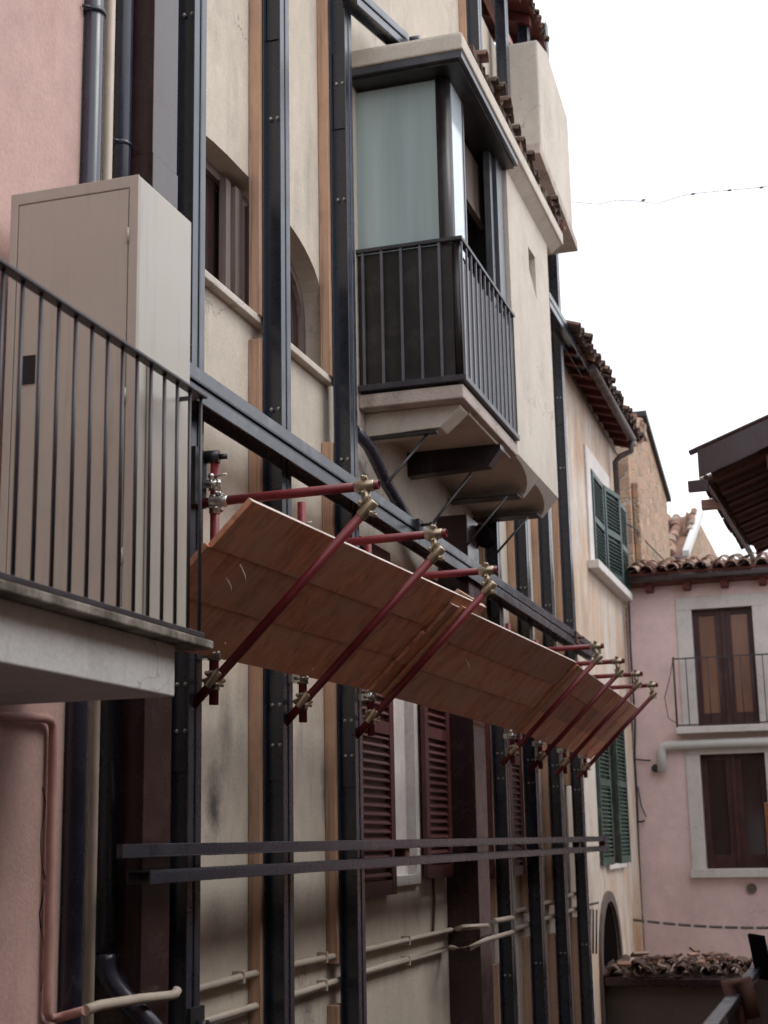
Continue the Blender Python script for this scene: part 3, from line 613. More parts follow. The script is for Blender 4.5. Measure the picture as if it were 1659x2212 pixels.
# ================================================================== BOARD RUNS
A0 = Vector((-3.03, 0, Z(.82))); B0 = Vector((-2.15, 0, Z(1.69))); TT = B0-A0; NN = Vector((-TT.z, 0, TT.x)).normalized()
def run(y0, y1, s0a, s1a, s0b, s1b, off, nm, n=3, th=.027):
    """three boards side by side between lower edge s0 and upper edge s1, near end a / far end b"""
    rd = random.uniform
    for k in range(n):
        e = [rd(-.02, .02), rd(-.02, .02)]
        def P(y, sa, sb, o):
            f = (y-y0)/(y1-y0); s = sa+(sb-sa)*f; p = A0+TT*s+NN*o; p.y = y; return p
        la, lb_ = s0a+(s1a-s0a)*k/n, s0a+(s1a-s0a)*(k+1)/n-.004; lc, ld = s0b+(s1b-s0b)*k/n, s0b+(s1b-s0b)*(k+1)/n-.004
        o = off + (.008, .004, 0)[k]
        ya, yb = y0+e[0]+(.0 if k == n-1 else -.03*(n-1-k)), y1+e[1]
        pts = [P(ya, la, lc, o), P(yb, la, lc, o), P(yb, lb_, ld, o), P(ya, lb_, ld, o)]
        if k < n-1: pts[2] += TT*.003; pts[3] += TT*.003
        q = MB(); q.prism(pts, NN*th)
        w_ = ('lowest', 'middle', 'topmost')[k]
        ob = finish(q, 'board', M_['board'], bevel=.002); ob.data.materials.append(M_['edge'])
        for p in ob.data.polygons:
            if k == n-1 and p.normal.dot(TT.normalized()) > .9: p.material_index = 1  # upward edge gets a paler colour, its lit look painted in
        tag(ob, f'{w_} brown shuttering board of the {nm}', 'board', 'brown shuttering boards lying on the red tube frames')
run(5.95, 9.98, .035, .712, .125, .815, .055, 'nearest run')
run(9.22, 13.35, .115, .742, .13, .812, .0255, 'middle run', th=.026)
run(13.12, 17.98, .125, .80, .05, .73, .055, 'far run')
# battens under the joints
for y, s0, s1, lb in ((9.36, .12, .76, 'orange-brown batten across the boards beside the third red frame'), (13.34, .12, .80, 'orange-brown batten across the boards before the far four frames')):
    q = MB(); p = A0+TT*s0+NN*-.004; p.y = y; q.obox(p, TT*(s1-s0), (0, .11, 0), NN*.028); tag(finish(q, 'batten', M_['batten'], bevel=.002), lb, 'batten')
q = MB(); p = A0+TT*.74+NN*.084; p.y = 9.35; q.obox(p, TT*.07, (0, .72, 0), NN*.03); tag(finish(q, 'batten', M_['timber'], bevel=.002), 'short offcut lying on top of the board joint by the third frame', 'offcut')
# torn splinters hanging from the boards
for i, (x, y, dx, dy, lb) in enumerate(((498, 1258, 3, -18, 'tiny pale splinter near the upper left corner of the boards'), (527, 1228, 8, 28, 'long pale splinter hanging from the nearest boards'), (1012, 1430, 8, 25, 'curled pale splinter hanging from the middle boards'))):
    n3 = NN; dr = ray(x, y); t_ = (A0-Vector((0, 0, CZ))).dot(n3)/dr.dot(n3); a = dr*t_; a.z += CZ; a -= NN*-.03*0
    a = a*1.0 - NN*.0; b = Vector((a.x+.0, a.y+dx*.003, a.z-abs(dy)*.0025)); a2 = a+NN*.03
    q = MB(); q.tube([a2, (a+b)/2+Vector((.006, -.01, .0)), b], [.004, .003, .001], 5); tag(finish(q, 'splinter', M_['edge']), lb, 'splinter')

# ================================================================== WALL CONDUITS
def pipe(name, pts, r, m, lb, cat='pipe', group=None, n=12, clips=None):
    q = MB(); q.tube(pts, r, n); return tag(finish(q, name, m), lb, cat, group)
CX = FX+.045
def L(*pp, X=CX): return [hx(x, y, X) for x, y in pp]
pipe('conduit', L((300, 2172), (518, 2111), (638, 2083), (802, 2049), (974, 2009), X=CX)+[hx(985, 2007, CX+.02), hx(1000, 2003, -2.99), hx(1052, 2000, -2.99)], .021, M_['cream'], 'upper cream conduit crossing the lower wall of the plastered house', group='cream conduits low on the plastered wall')
pipe('conduit', L((300, 2250), (640, 2147), (802, 2095), (965, 2048))+[hx(975, 2047, -3.2), hx(1012, 2049, -2.99), hx(1050, 2030, -2.99), hx(1106, 2014, -2.99)], .021, M_['cream'], 'lower cream conduit crossing the lower wall of the plastered house', group='cream conduits low on the plastered wall')
pipe('conduit', L((1066, 1990), (1106, 1983), X=-3.05), .024, M_['cream'], 'short cream conduit bridging the fourth steel post', group='cream conduits low on the plastered wall')
pipe('conduit', L((1110, 1970), (1170, 1953), (1260, 1925)), .021, M_['cream'], 'far upper cream conduit between the last steel posts', group='cream conduits low on the plastered wall')
pipe('conduit', L((1110, 2008), (1170, 1987), (1260, 1958)), .021, M_['cream'], 'far lower cream conduit between the last steel posts', group='cream conduits low on the plastered wall')
pipe('cable', L((936, 1895), (938, 1950), (935, 2014), X=FX+.02), .012, M_['greyw'], 'thin dark cable dropping below the right ox-red shutter', 'cable')

for (x, y, lb) in ((520, 2111, 'upper left'), (700, 2068, 'upper middle'), (880, 2031, 'upper right'), (700, 2128, 'lower middle'), (880, 2075, 'lower right')):
    p = hx(x, y, CX); q = MB(); q.box((FX+.001, p.y-.012, p.z-.034), (CX+.024, p.y+.012, p.z+.034)); tag(finish(q, 'pipe_clip', M_['cream'], bevel=.004), f'small cream clip, {lb}, holding a conduit to the wall', 'clip', 'clips on the cream conduits')
# ================================================================== LEFT: SALMON HOUSE, ITS BALCONY, PIPES, CABINET
LXP = -3.2
ph = thing('salmon_house', 'salmon pink house at the left edge with a railed balcony', 'house', (-5, 3, 0))
q = MB(); q.box((LXP-4, -2, 0), (LXP, 5.70, Z(12))); finish(q, 'wall', M_['pinkL'], ph, bevel=.006)
SX = -2.42; SY = 5.13
q = MB(); q.box((LXP, 1.0, Z(.545)), (SX, SY, Z(.74))); finish(q, 'balcony_slab', M_['slab'], ph, bevel=.006)
q = MB(); q.box((LXP, 1.0, Z(.741)), (SX+.07, SY+.2, Z(.775))); finish(q, 'balcony_coping', M_['grimy'], ph, bevel=.006)
# railing along the alley side and the end
GX_ = -2.385
e_t = hx(432, 852, GX_); YE = e_t.y; ZT = e_t.z; ZB = Z(.80)
q = MB(); q.box((GX_-.022, 1.0, ZT-.012), (GX_+.022, YE+.03, ZT)); q.box((LXP, YE-.0, ZT-.012), (GX_-.023, YE+.03, ZT))
rl = finish(q, 'railing', M_['rail'], ph, bevel=.002)
q = MB(); q.box((GX_-.015, 1.0, ZB-.02), (GX_+.02, YE+.02, ZB)); q.box((LXP, YE, ZB-.02), (GX_-.016, YE+.02, ZB)); finish(q, 'bottom_rail', M_['rail'], rl, bevel=.002)
sp = (hx(410, 845, GX_).y - hx(8, 575, GX_).y)/12
y = hx(410, 845, GX_).y; ys = [YE+.008]
while y > 1.2: ys.append(y); y -= sp
for y in ys:
    q = MB(); q.tube([(GX_, y, ZB-.005), (GX_, y, ZT-.01)], .0075, 8); finish(q, 'baluster', M_['rail'], rl)
x = GX_-.12
while x > LXP+.05:
    q = MB(); q.tube([(x, YE+.012, ZB-.005), (x, YE+.012, ZT-.01)], .0075, 8); finish(q, 'baluster', M_['rail'], rl); x -= .12
# cabinet
c0 = hx(300, 376, -2.5); CY0 = c0.y; CY1 = hx(415, 455, -2.5).y; CT = c0.z; CB = Z(.775)
cx0 = hy(24, 425, CY0).x
cab = thing('meter_cabinet', 'tall beige metal cabinet standing behind the railing of the left balcony', 'cabinet', ((cx0-2.5)/2, (CY0+CY1)/2, CB))
q = MB(); q.box((cx0, CY0+.012, CB), (-2.5, CY1, CT)); finish(q, 'body', M_['cab'], cab, bevel=.008)
q = MB(); q.wall('y', CY0+.012, -.012, [(cx0, CB), (-2.5, CB), (-2.5, CT), (cx0, CT)], [[(cx0+.035, CB+.09), (-2.5-.04, CB+.09), (-2.5-.04, CT-.05), (cx0+.035, CT-.05)]]); finish(q, 'front_frame', M_['cab'], cab, bevel=.003)
q = MB(); q.box((cx0+.039, CY0+.001, CB+.094), (-2.544, CY0+.0115, CT-.054)); dr = finish(q, 'door', M_['cab'], cab, bevel=.002)
q = MB(); k0 = hy(50, 770, CY0); k1 = hy(75, 828, CY0); q.box((k0.x, CY0-.004, k1.z), (k1.x, CY0+.0008, k0.z)); finish(q, 'latch', M_['gasket'], dr)
for z in (CT-.25, (CT+CB)/2, CB+.28):
    q = MB(); q.tube([(-2.541, CY0-.003, z-.03), (-2.541, CY0-.003, z+.03)], .005, 8); finish(q, 'hinge', M_['cab'], dr)
q = MB(); q.box((-2.498, CY0+.09, Z(.80)), (-2.485, CY1-.02, hx(350, 800, -2.49).z)); finish(q, 'side_panel', M_['cab'], cab, bevel=.003)
q = MB(); q.box((-2.62, CY0-.06, CB), (-2.54, CY0-.02, CB+.03)); tag(finish(q, 'wood_block', M_['timber']), 'small scrap of wood at the foot of the beige cabinet', 'wood')
# vertical pipes at the house joint
def vp(name, xpx, ypx, X, r, m, z0, z1, lb, straps=()):
    p = hx(xpx, ypx, X); t = thing(name, lb, 'pipe', (p.x, p.y, z0), 'vertical pipes between the salmon and the plastered house')
    q = MB(); q.tube([(p.x, p.y, z0), (p.x, p.y, z1)], r, 20); finish(q, 'pipe', m, t)
    for z in straps:
        q = MB(); q.tube([(p.x, p.y, z-.012), (p.x, p.y, z+.012)], r+.006, 20); q.tube([(p.x+.01, p.y-r-.004, z), (p.x-.02, p.y-r-.03, z)], .008, 6); finish(q, 'strap', m, t)
    return t, p
vp('downpipe', 199, 200, -3.17, .050, M_['brownp'], 0, Z(9), 'leftmost dark brown downpipe beside the salmon wall', (hx(200, 25, -3.17).z,))
vp('cream_pipe', 236, 200, -3.2, .022, M_['cream'], 0, Z(9), 'thin cream pipe between the two brown downpipes')
t, p = vp('downpipe', 266, 200, -3.2, .044, M_['brownp'], hx(232, 2080, -3.2).z, Z(9), 'right dark brown downpipe with an offset bend at the bottom', (hx(262, 312, -3.2).z,))
zb = hx(232, 2080, -3.2).z
pts = [(p.x, p.y, zb+.04), (p.x, p.y, zb+.01)]
for k in range(1, 13):
    f = k/12; e = f*f*(3-2*f); pts.append((p.x+.25*e, p.y+.10*e, zb-.40*f))
pts.append((p.x+.25, p.y+.10, zb-2))
q = MB(); q.tube(pts, .046, 20); finish(q, 'offset_bend', M_['brownp'], t)
# maroon duct next to post
a = hx(333, 200, -3.05); b = hx(383, 200, -3.05); back = hy(283, 200, a.y).x
m = MB(); m.box((FX, a.y, 0), (-3.05, b.y+.02, hx(333, 330, -3.05).z-.002)); m.box((FX, a.y+.004, hx(333, 330, -3.05).z), (-3.055, b.y+.016, Z(9)))
tag(finish(m, 'duct_casing', M_['maroon'], bevel=.003), 'maroon boxed duct casing rising behind the beige cabinet', 'duct')
# pink pipework
PXx = LXP+.03
pts = [hx(x, y, PXx) for x, y in ((-60, 1543), (0, 1546), (95, 1551))] + [hx(108, 1556, PXx), hx(114, 1566, PXx), hx(115, 1580, PXx)] + [hx(110, 1800, PXx), hx(103, 2150, PXx), hx(102, 2185, PXx), hx(107, 2197, PXx), hx(120, 2200, PXx), hx(150, 2192, -3.1), hx(184, 2183, -3.0)]
pipe('painted_pipe', pts, .019, M_['pinkp'], 'pink painted pipe running down the salmon wall under the balcony', n=16)
pts = [hx(x, y, -3.0) for x, y in ((184, 2183), (215, 2172), (300, 2158), (365, 2151), (378, 2148), (383, 2138))]
pipe('cross_pipe', pts, .0215, M_['cream'], 'cream horizontal pipe at the bottom left crossing the downpipes', n=16)
# ragged crack beside the pink pipe
q = MB(); pr = None
for k in range(14):
    x0 = 92+6*math.sin(k*1.3)+random.uniform(-2, 2); y0 = 1700+k*34
    pr2 = hx(x0, y0, LXP+.002); 
    if pr is not None: q.tube([pr, pr2], random.uniform(.001, .004), 4)
    pr = pr2
finish(q, 'crack', M_['gasket'], ph)

# ================================================================== OCHRE HOUSE WITH GREEN SHUTTERS
OY0, OY1 = YB+.01, 23.5
oh = thing('ochre_house', 'weathered ochre plastered house with dark green shutters', 'house', (FX-3, 21, 0))
wA = hx(1275, 1210, FX); wB = hx(1342, 1284, FX); wz0 = (wA.z+wB.z)/2; wzt = hx(1275, 1020, FX).z
gl0 = hx(1296, 1864, FX).y; gl1 = hx(1356, 1851, FX).y; lz0 = hx(1310, 1868, FX).z; lz1 = Z(1.8)
dy0, dy1 = hx(1293, 2000, FX).y, hx(1334, 2000, FX).y; dz = hx(1316, 1945, FX).z
arch = [(dy0, .0), (dy1, .0)] + [((dy0+dy1)/2+(dy1-dy0)/2*math.cos(math.pi*k/12), dz-1.0+1.0*math.sin(math.pi*k/12)**.8) for k in range(13)]
q = MB(); q.wall('x', FX, -.3, [(OY0, 0.001)]+[(dy0, .001)]+[(a_, max(b_, .001)) for a_, b_ in arch[2:][::-1]]+[(dy1, .001), (OY1, .001), (OY1, Z(6.2)), (OY0, Z(6.2))], [rect(wA.y+.25, wB.y-1.0, wz0, wzt+.02), rect(gl0+.5, gl1-.5, lz0, lz1)])
finish(q, 'wall', M_['ochre'], oh)
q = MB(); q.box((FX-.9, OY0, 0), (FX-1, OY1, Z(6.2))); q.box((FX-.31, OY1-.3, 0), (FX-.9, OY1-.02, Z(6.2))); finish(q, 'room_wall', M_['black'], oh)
q = MB(); q.box((FX, wA.y-.25, wz0-.13), (FX+.16, wB.y+.1, wz0-.01)); q.box((FX+.0, wA.y-.1, wz0-.01), (FX+.03, wA.y+.24, wzt+.3)); q.box((FX, wA.y+.24, wzt+.03), (FX+.03, wB.y-.8, wzt+.3)); wn = finish(q, 'window', M_['marble'], oh, bevel=.01)
def gleaf(y0, y1, z0, z1, X, par, gm_='greensh'):
    q = MB(); shutter(q, y0, y1, z0, z1, X, mid=.5, th=.045, step=.055, st=.07); return finish(q, 'shutter', M_[gm_], par)
gleaf(wA.y+.26, wA.y+1.2, wz0, wzt, FX+.05, wn)
o = gleaf(0, .8, 0, wzt-wz0, 0, wn); o.matrix_parent_inverse = Matrix.Identity(4)
for v in o.data.vertices: v.co += ORG[wn.name]
o.data.transform(Matrix.Translation(Vector((FX+.06, wA.y+1.25, wz0))-ORG[wn.name]) @ Matrix.Rotation(math.radians(-8), 4, 'Z'))
gleaf(wB.y-.72, wB.y+.15, wz0-.05, wzt-.02, FX+.13, wn)
q = MB(); q.box((FX, gl0+.5, lz0-.06), (FX+.05, gl1-.45, lz0-.005)); w2 = finish(q, 'window', M_['marble'], oh)
gleaf(gl0, gl0+.95, lz0, lz1, FX+.05, w2, 'green2'); gleaf(gl1-.9, gl1, lz0, lz1+.05, FX+.05, w2, 'green2')
q = MB()                                   # stone arch trim
for k in range(12):
    a1, a2 = math.pi*k/12, math.pi*(k+1)/12; f = lambda a, r: ((dy0+dy1)/2+((dy1-dy0)/2+r)*math.cos(a), dz-1.0+(1.0+r)*math.sin(a)**.8)
    P_ = [f(a1, 0), f(a1, .13), f(a2, .13), f(a2, 0)]; q.prism([(FX+.001, u_, v_) for u_, v_ in P_], (.04, 0, 0))
q.box((FX+.001, dy1, 0), (FX+.04, dy1+.13, dz-1.0)); q.box((FX+.001, dy0-.13, 0), (FX+.04, dy0, dz-1.0)); finish(q, 'door_surround', M_['greyw'], oh)
q = MB(); q.box((FX-.03, dy0-.02, .002), (FX-.01, dy1+.02, dz+.02)); finish(q, 'doorway_shade', M_['black'], oh)  # black sheet standing in for the shade inside the arch
# eave, tiles, gutter
q = MB(); q.obox((-2.98, OY0+.2, Z(6.14)), (0, OY1-OY0-.2, 0), (-1.2, 0, .35), (0, 0, .04))
for k in range(11): q.obox((-3.02, OY0+.3+.5*k, Z(6.07)), (0, .09, 0), (-.9, 0, .26), (0, 0, .08))
finish(q, 'eave_boards', M_['plank'], oh)
tiled('roof_tiles', (-2.86, OY0-.3, Z(6.17)), (0, 1, 0), Vector((-1, 0, .36)).normalized(), OY1-OY0+.35, 2.6, M_['tiles_d'], oh, jit=.035)
q = MB(); q.tube([(-2.93, 19.0, Z(6.10)), (-2.93, 22.7, Z(6.06))], .06, 14); q.tube([(-2.93, 22.62, Z(6.05)), (-2.95, 22.62, Z(5.85)), (-3.12, 22.6, Z(5.78)), (-3.2, 22.6, Z(5.7)), (-3.2, 22.6, Z(4.3))], .045, 12)
finish(q, 'gutter', M_['gutter'], oh)
pipe('facade_cable', [hx(x, y, FX+.03) for x, y in ((1217, 778), (1260, 855), (1300, 925), (1335, 985))], .012, M_['cable'], 'black cable slung along the top of the ochre wall', 'cable')
pipe('facade_cable', [hx(x, y, FX+.1) for x, y in ((1350, 1130), (1370, 1140), (1400, 1175), (1445, 1220))], .014, M_['cable'], 'black cable hanging from the ochre corner towards the far roofs', 'cable')
# window grille by the last post
t = MB()
for x in (1285, 1292, 1299): t.tube([hx(x-10, 1965, FX+.06), hx(x-11, 2060, FX+.06)], .012, 6)
t.tube([hx(1270, 1955, FX+.06), hx(1292, 1950, FX+.06)], .014, 6)
tag(finish(t, 'iron_grille', M_['cable']), 'small black iron grille beside the arched doorway', 'grille')

# ================================================================== RUBBLE STONE HOUSE, FAR HOUSE
q = MB(); q.prism([(FX+.02, 24.7, 0), (FX+.02, 30.6, 0), (FX+.02, 30.3, Z(6.75)), (FX+.02, 27.1, Z(7.62)), (FX+.02, 26.6, Z(7.5)), (FX+.02, 26.2, Z(7.1)), (FX+.02, 24.7, Z(6.9))], (-5, 0, 0))
st = thing('stone_house', 'tall rubble stone house behind the ochre one', 'house', (FX-2.5, 27.6, 0)); finish(q, 'wall', M_['stone'], st)
q = MB(); q.prism([(FX+.1, 27.0, Z(7.64)), (FX+.1, 30.45, Z(6.72)), (FX+.1, 30.45, Z(6.82)), (FX+.1, 27.0, Z(7.74))], (-3, 0, 0)); finish(q, 'verge', M_['steel_d'], st)
q = MB()
for k in range(40): yy = random.uniform(24.8, 27.2); zz = 6.85 if yy < 26 else 6.85+(yy-26)*.7; q.obox((FX+random.uniform(-.4, .02), yy, Z(zz)), (random.uniform(.1, .2), 0, 0), (0, random.uniform(.12, .3), random.uniform(-.05, .05)), (0, 0, random.uniform(.08, .2)))
finish(q, 'rubble_coping', M_['tiles'], st)
q = MB(); q.box((FX+.03, 24.9, Z(3)), (FX+.14, 25.4, Z(5.9))); finish(q, 'buttress', M_['stone'], st, bevel=.02)
fh = thing('far_house', 'small far house with pale tiled roof and grey verge', 'house', (-4, 38, 0))
FY = 31.0; b0 = hy(1476, 1200, FY); r1 = hy(1508, 1112, FY+2.2); l0 = hy(1436, 1200, FY)
q = MB(); q.box((-8, FY+2.2, 0), (r1.x, 42, r1.z-.12)); q.prism([(b0.x, FY+.15, 0), (b0.x, FY+.15, b0.z-.1), (r1.x, FY+2.19, r1.z-.2), (r1.x, FY+2.19, 0)], (-5, 0, 0)); finish(q, 'wall', M_['stone'], fh)
u_ = r1-b0; uh = Vector((0, u_.y, u_.z)); mb = None
tiled('roof_tiles', (b0.x-2.4, FY-.1, b0.z-.02), (1, 0, 0), uh.normalized(), 2.45, uh.length, M_['tiles'], fh, sp=.25, jit=.03, r=.12)
tiled('roof_tiles', (b0.x+.0, FY+1.0, (b0.z+r1.z)/2), (1, 0, 0), uh.normalized(), r1.x-b0.x+.02, uh.length*.52, M_['tiles'], fh, sp=.16, jit=.02, r=.09)
q = MB(); q.prism([(b0.x-2.4, FY, b0.z-.06), (b0.x, FY, b0.z-.06), (r1.x, r1.y, r1.z-.06), (r1.x-2.6, r1.y, r1.z-.06)], (0, 0, .05)); finish(q, 'roof_bed', M_['tiles'], fh)
q = MB(); q.obox(b0+Vector((.0, -.15, -.05)), (.14, 0, 0), u_*1.02, (0, 0, .13)); finish(q, 'verge', M_['pvc'], fh)
q = MB(); q.tube([(b0.x-2.3, FY-.25, b0.z-.1), (b0.x+.1, FY-.25, b0.z-.1), (b0.x+.12, FY-.2, b0.z-.5), (b0.x+.25, FY-.1, b0.z-.9)], .055, 8); finish(q, 'gutter', M_['gutter'], fh)

# ================================================================== PINK END HOUSE (faces the camera)
EY = 23.6
eh = thing('pink_end_house', 'dusty pink house closing the alley, with brown doors and a thin balcony rail', 'house', (0, 26, 0))
def E(x, y): return hy(x, y, EY)
d0 = E(1493, 1440); d1 = E(1633, 1440); dt = E(1560, 1313).z; db = E(1572, 1566).z; dxl, dxr = E(1501, 1440).x, E(1633, 1440).x
lw0, lw1 = E(1519, 1750).x, E(1660, 1750).x; lt = E(1580, 1628).z; lb_ = E(1588, 1876).z; etop = E(1500, 1262).z
q = MB(); q.wall('y', EY, .35, [(FX+.01, 0), (3.5, 0), (3.5, etop), (FX+.01, etop)], [[(dxl, db), (dxr, db), (dxr, dt), (dxl, dt)], [(lw0, lb_), (lw1, lb_), (lw1, lt), (lw0, lt)]])
finish(q, 'wall', M_['pinkE'], eh)
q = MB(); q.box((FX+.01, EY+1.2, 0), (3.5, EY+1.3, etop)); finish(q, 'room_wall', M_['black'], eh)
def joinery(x0, x1, z0, z1, pane, name):
    Y = EY+.12; q = MB(); xm = (x0+x1)/2
    for a_, b_ in ((x0, x0+.09), (xm-.12, xm+.12), (x1-.09, x1)): q.box((a_, Y, z0), (b_, Y+.06, z1))
    q.box((x0+.09, Y+.001, z1-.09), (xm-.12, Y+.06, z1)); q.box((xm+.12, Y+.001, z1-.09), (x1-.09, Y+.06, z1)); q.box((x0+.09, Y+.001, z0), (xm-.12, Y+.06, z0+.2)); q.box((xm+.12, Y+.001, z0), (x1-.09, Y+.06, z0+.2)); q.box((xm-.03, Y-.03, z0), (xm+.03, Y-.001, z1))
    o = finish(q, name, M_['doorf'], eh, bevel=.004); r = MB(); r.box((x0+.05, Y+.03, z0+.05), (x1-.05, Y+.04, z1-.05)); finish(r, 'pane', pane, o); return o
dj = joinery(dxl, dxr, db, dt, M_['pane'], 'balcony_door'); lj = joinery(lw0, lw1, lb_, lt, M_['pane_d'], 'window')
def surround(x0, x1, z0, z1, par, sill=True, w_=.2):
    q = MB(); q.box((x0-w_, EY-.02, z0), (x0, EY+.1, z1+.0)); q.box((x1, EY-.02, z0), (x1+w_, EY+.1, z1)); q.box((x0-w_, EY-.02, z1), (x1+w_, EY+.1, z1+.2))
    if sill: q.box((x0-w_-.02, EY-.1, z0-.13), (x1+w_+.02, EY+.1, z0))
    finish(q, 'stone_frame', M_['marble'], par, bevel=.01)
surround(dxl, dxr, db, dt, dj, False, .24); surround(lw0, lw1, lb_, lt, lj, True, .22)
q = MB(); q.box((E(1463, 1572).x, EY-.22, db-.12), (1.0, EY, db-.02)); finish(q, 'balcony_slab', M_['marble'], dj, bevel=.01)
rx0 = E(1457, 1425).x; rzt = E(1500, 1423).z
q = MB(); q.box((rx0, EY-.2, rzt-.02), (.9, EY-.18, rzt)); q.box((rx0, EY-.2, db), (.9, EY-.18, db+.02)); q.tube([(rx0, EY-.19, db-.1), (rx0, EY-.19, rzt+.02)], .016, 8)
q.tube([(rx0, EY-.2, rzt), (rx0-.05, EY-.22, rzt-.25), (rx0-.16, EY-.22, rzt-.6), (rx0-.12, EY-.22, db+.12), (rx0, EY-.2, db+.04)], .007, 6); er = finish(q, 'balcony_rail', M_['rail'], dj)
x = rx0+.19
while x < .8:
    q.__init__(); q.tube([(x, EY-.19, db), (x, EY-.19, rzt)], .008, 6); finish(q, 'baluster', M_['rail'], eh); x += .165
# gutter, rafter ends, tiled roof
q = MB(); q.box((FX+.02, EY-.36, etop+.02), (3.5, EY-.2, etop+.14)); finish(q, 'gutter', M_['maroon'], eh, bevel=.03)
q = MB(); q.box((FX+.02, EY-.3, etop+.0), (3.5, EY, etop+.018)); x = FX+.35
while x < 3: q.box((x, EY-.26, etop-.1), (x+.11, EY, etop-.002)); x += .58
finish(q, 'rafter_ends', M_['plank'], eh)
tiled('roof_tiles', (FX+.05, EY-.42, etop+.13), (1, 0, 0), Vector((0, 1, .235)).normalized(), 5.6, 2.0, M_['tiles'], eh, sp=.22, jit=.03, r=.108, ch=False)
q = MB(); q.obox((FX+.03, EY-.35, etop+.135), (5.6, 0, 0), Vector((0, 1, .235)).normalized()*2.2, (0, 0, .035)); finish(q, 'roof_boards', M_['plank'], eh)
# far skyline of ridge tiles on the right
p0_ = E(1432, 1667); ph_ = E(1432, 1612).z
pts = [(p0_.x, EY-.1, p0_.z), (p0_.x, EY-.1, ph_-.1), (p0_.x+.02, EY-.1, ph_-.03), (p0_.x+.09, EY-.1, ph_), (p0_.x+.2, EY-.1, ph_+.005), (1.5, EY-.1, ph_+.02)]
pipe('waste_pipe', pts, .07, M_['pvc'], 'thick grey-white pipe elbowed across the pink wall between door and window', n=18)
p1_ = E(1417, 1660); m = MB(); m.tube([(p1_.x, EY-.1, p1_.z), (p1_.x, EY, p1_.z)], .06, 12, hollow=.01); tag(finish(m, 'pipe_stub', M_['cable']), 'black pipe stub left of the grey-white pipe elbow', 'pipe')
p1_ = E(1624, 1919); m = MB(); m.tube([(p1_.x, EY-.03, p1_.z), (p1_.x, EY, p1_.z)], .075, 20); tag(finish(m, 'wall_vent', M_['greyw']), 'round grey wall vent below the lower brown window', 'vent')
# cable bundle in the corner
for i, (pp, r_) in enumerate((([(1358, 1290), (1362, 1400), (1372, 1560), (1371, 1640), (1376, 1720), (1380, 1870), (1384, 1960), (1377, 2010)], .016), ([(1366, 1560), (1360, 1640), (1369, 1760), (1377, 1850), (1372, 1930), (1388, 1985)], .012), ([(1372, 1640), (1388, 1642), (1405, 1643)], .014), ([(1374, 1775), (1388, 1775), (1393, 1772)], .016), ([(1378, 1700), (1385, 1740), (1396, 1765)], .01))):
    m = MB(); m.tube([hy(x, y, EY-.06) for x, y in pp], r_, 6)
    tag(finish(m, 'corner_cable', M_['cable']), ['long black cable down the corner of the pink end house', 'second slack black cable beside the long corner cable', 'short black cable stub leaving the corner near the pipe stub', 'short black bracket low in the pink corner', 'drooping black cable tail halfway down the pink corner'][i], 'cable', 'cables in the corner of the pink end house')
# sagging wire with pale clips
m = MB(); pa, pb = hy(1330, 1982, 22.6), hy(1700, 2004, 22.6); pts = [pa.lerp(pb, k/12)+Vector((0, 0, -.05*math.sin(math.pi*k/12))) for k in range(13)]; m.tube(pts, .022, 6)
wr = tag(finish(m, 'cable_run', M_['greyw']), 'dark sagging cable with white clips strung across the pink wall', 'cable')
for k in range(10):
    c = pa.lerp(pb, (k+1)/11)+Vector((0, 0, -.05*math.sin(math.pi*(k+1)/11))); m = MB(); m.box(c-Vector((.02, .03, .03)), c+Vector((.02, .03, .03))); o = finish(m, 'clip', M_['pvc']); o.parent = wr; o.location = Vector(o.location)-Vector(wr.location)

# ================================================================== LOW OUTBUILDING WITH BROKEN TILES
lo = thing('outbuilding', 'low shed with broken mossy roof tiles in front of the pink end house', 'shed', (-2.2, 20.5, 0))
zt = hy(1400, 2105, 19.6).z
q = MB(); q.box((FX+.02, 19.75, 0), (-.46, 20.9, zt-.05)); finish(q, 'wall', M_['greyw'], lo)
q = MB(); q.box((FX+.03, 19.5, zt-.14), (-.46, 19.7, zt-.02)); finish(q, 'gutter', M_['maroon'], lo, bevel=.03)
tiled('roof_tiles', (FX+.1, 19.5, zt+.0), (1, 0, 0), Vector((0, 1, .06)).normalized(), 2.75, 1.2, M_['tiles_d'], lo, sp=.21, jit=.05, r=.08)
q = MB()
for k in range(30):
    c = Vector((random.uniform(FX+.15, -.6), random.uniform(19.5, 20.6), 0)); c.z = zt+.10+(c.y-19.5)*.06+random.uniform(0, .04)
    r = Matrix.Rotation(random.uniform(0, 6.28), 3, 'Z') @ Matrix.Rotation(random.uniform(-.5, .5), 3, 'X')
    q.obox(c, r @ Vector((random.uniform(.08, .26), 0, 0)), r @ Vector((0, random.uniform(.06, .16), 0)), r @ Vector((0, 0, .03)))
finish(q, 'broken_tiles', M_['tiles'], lo)

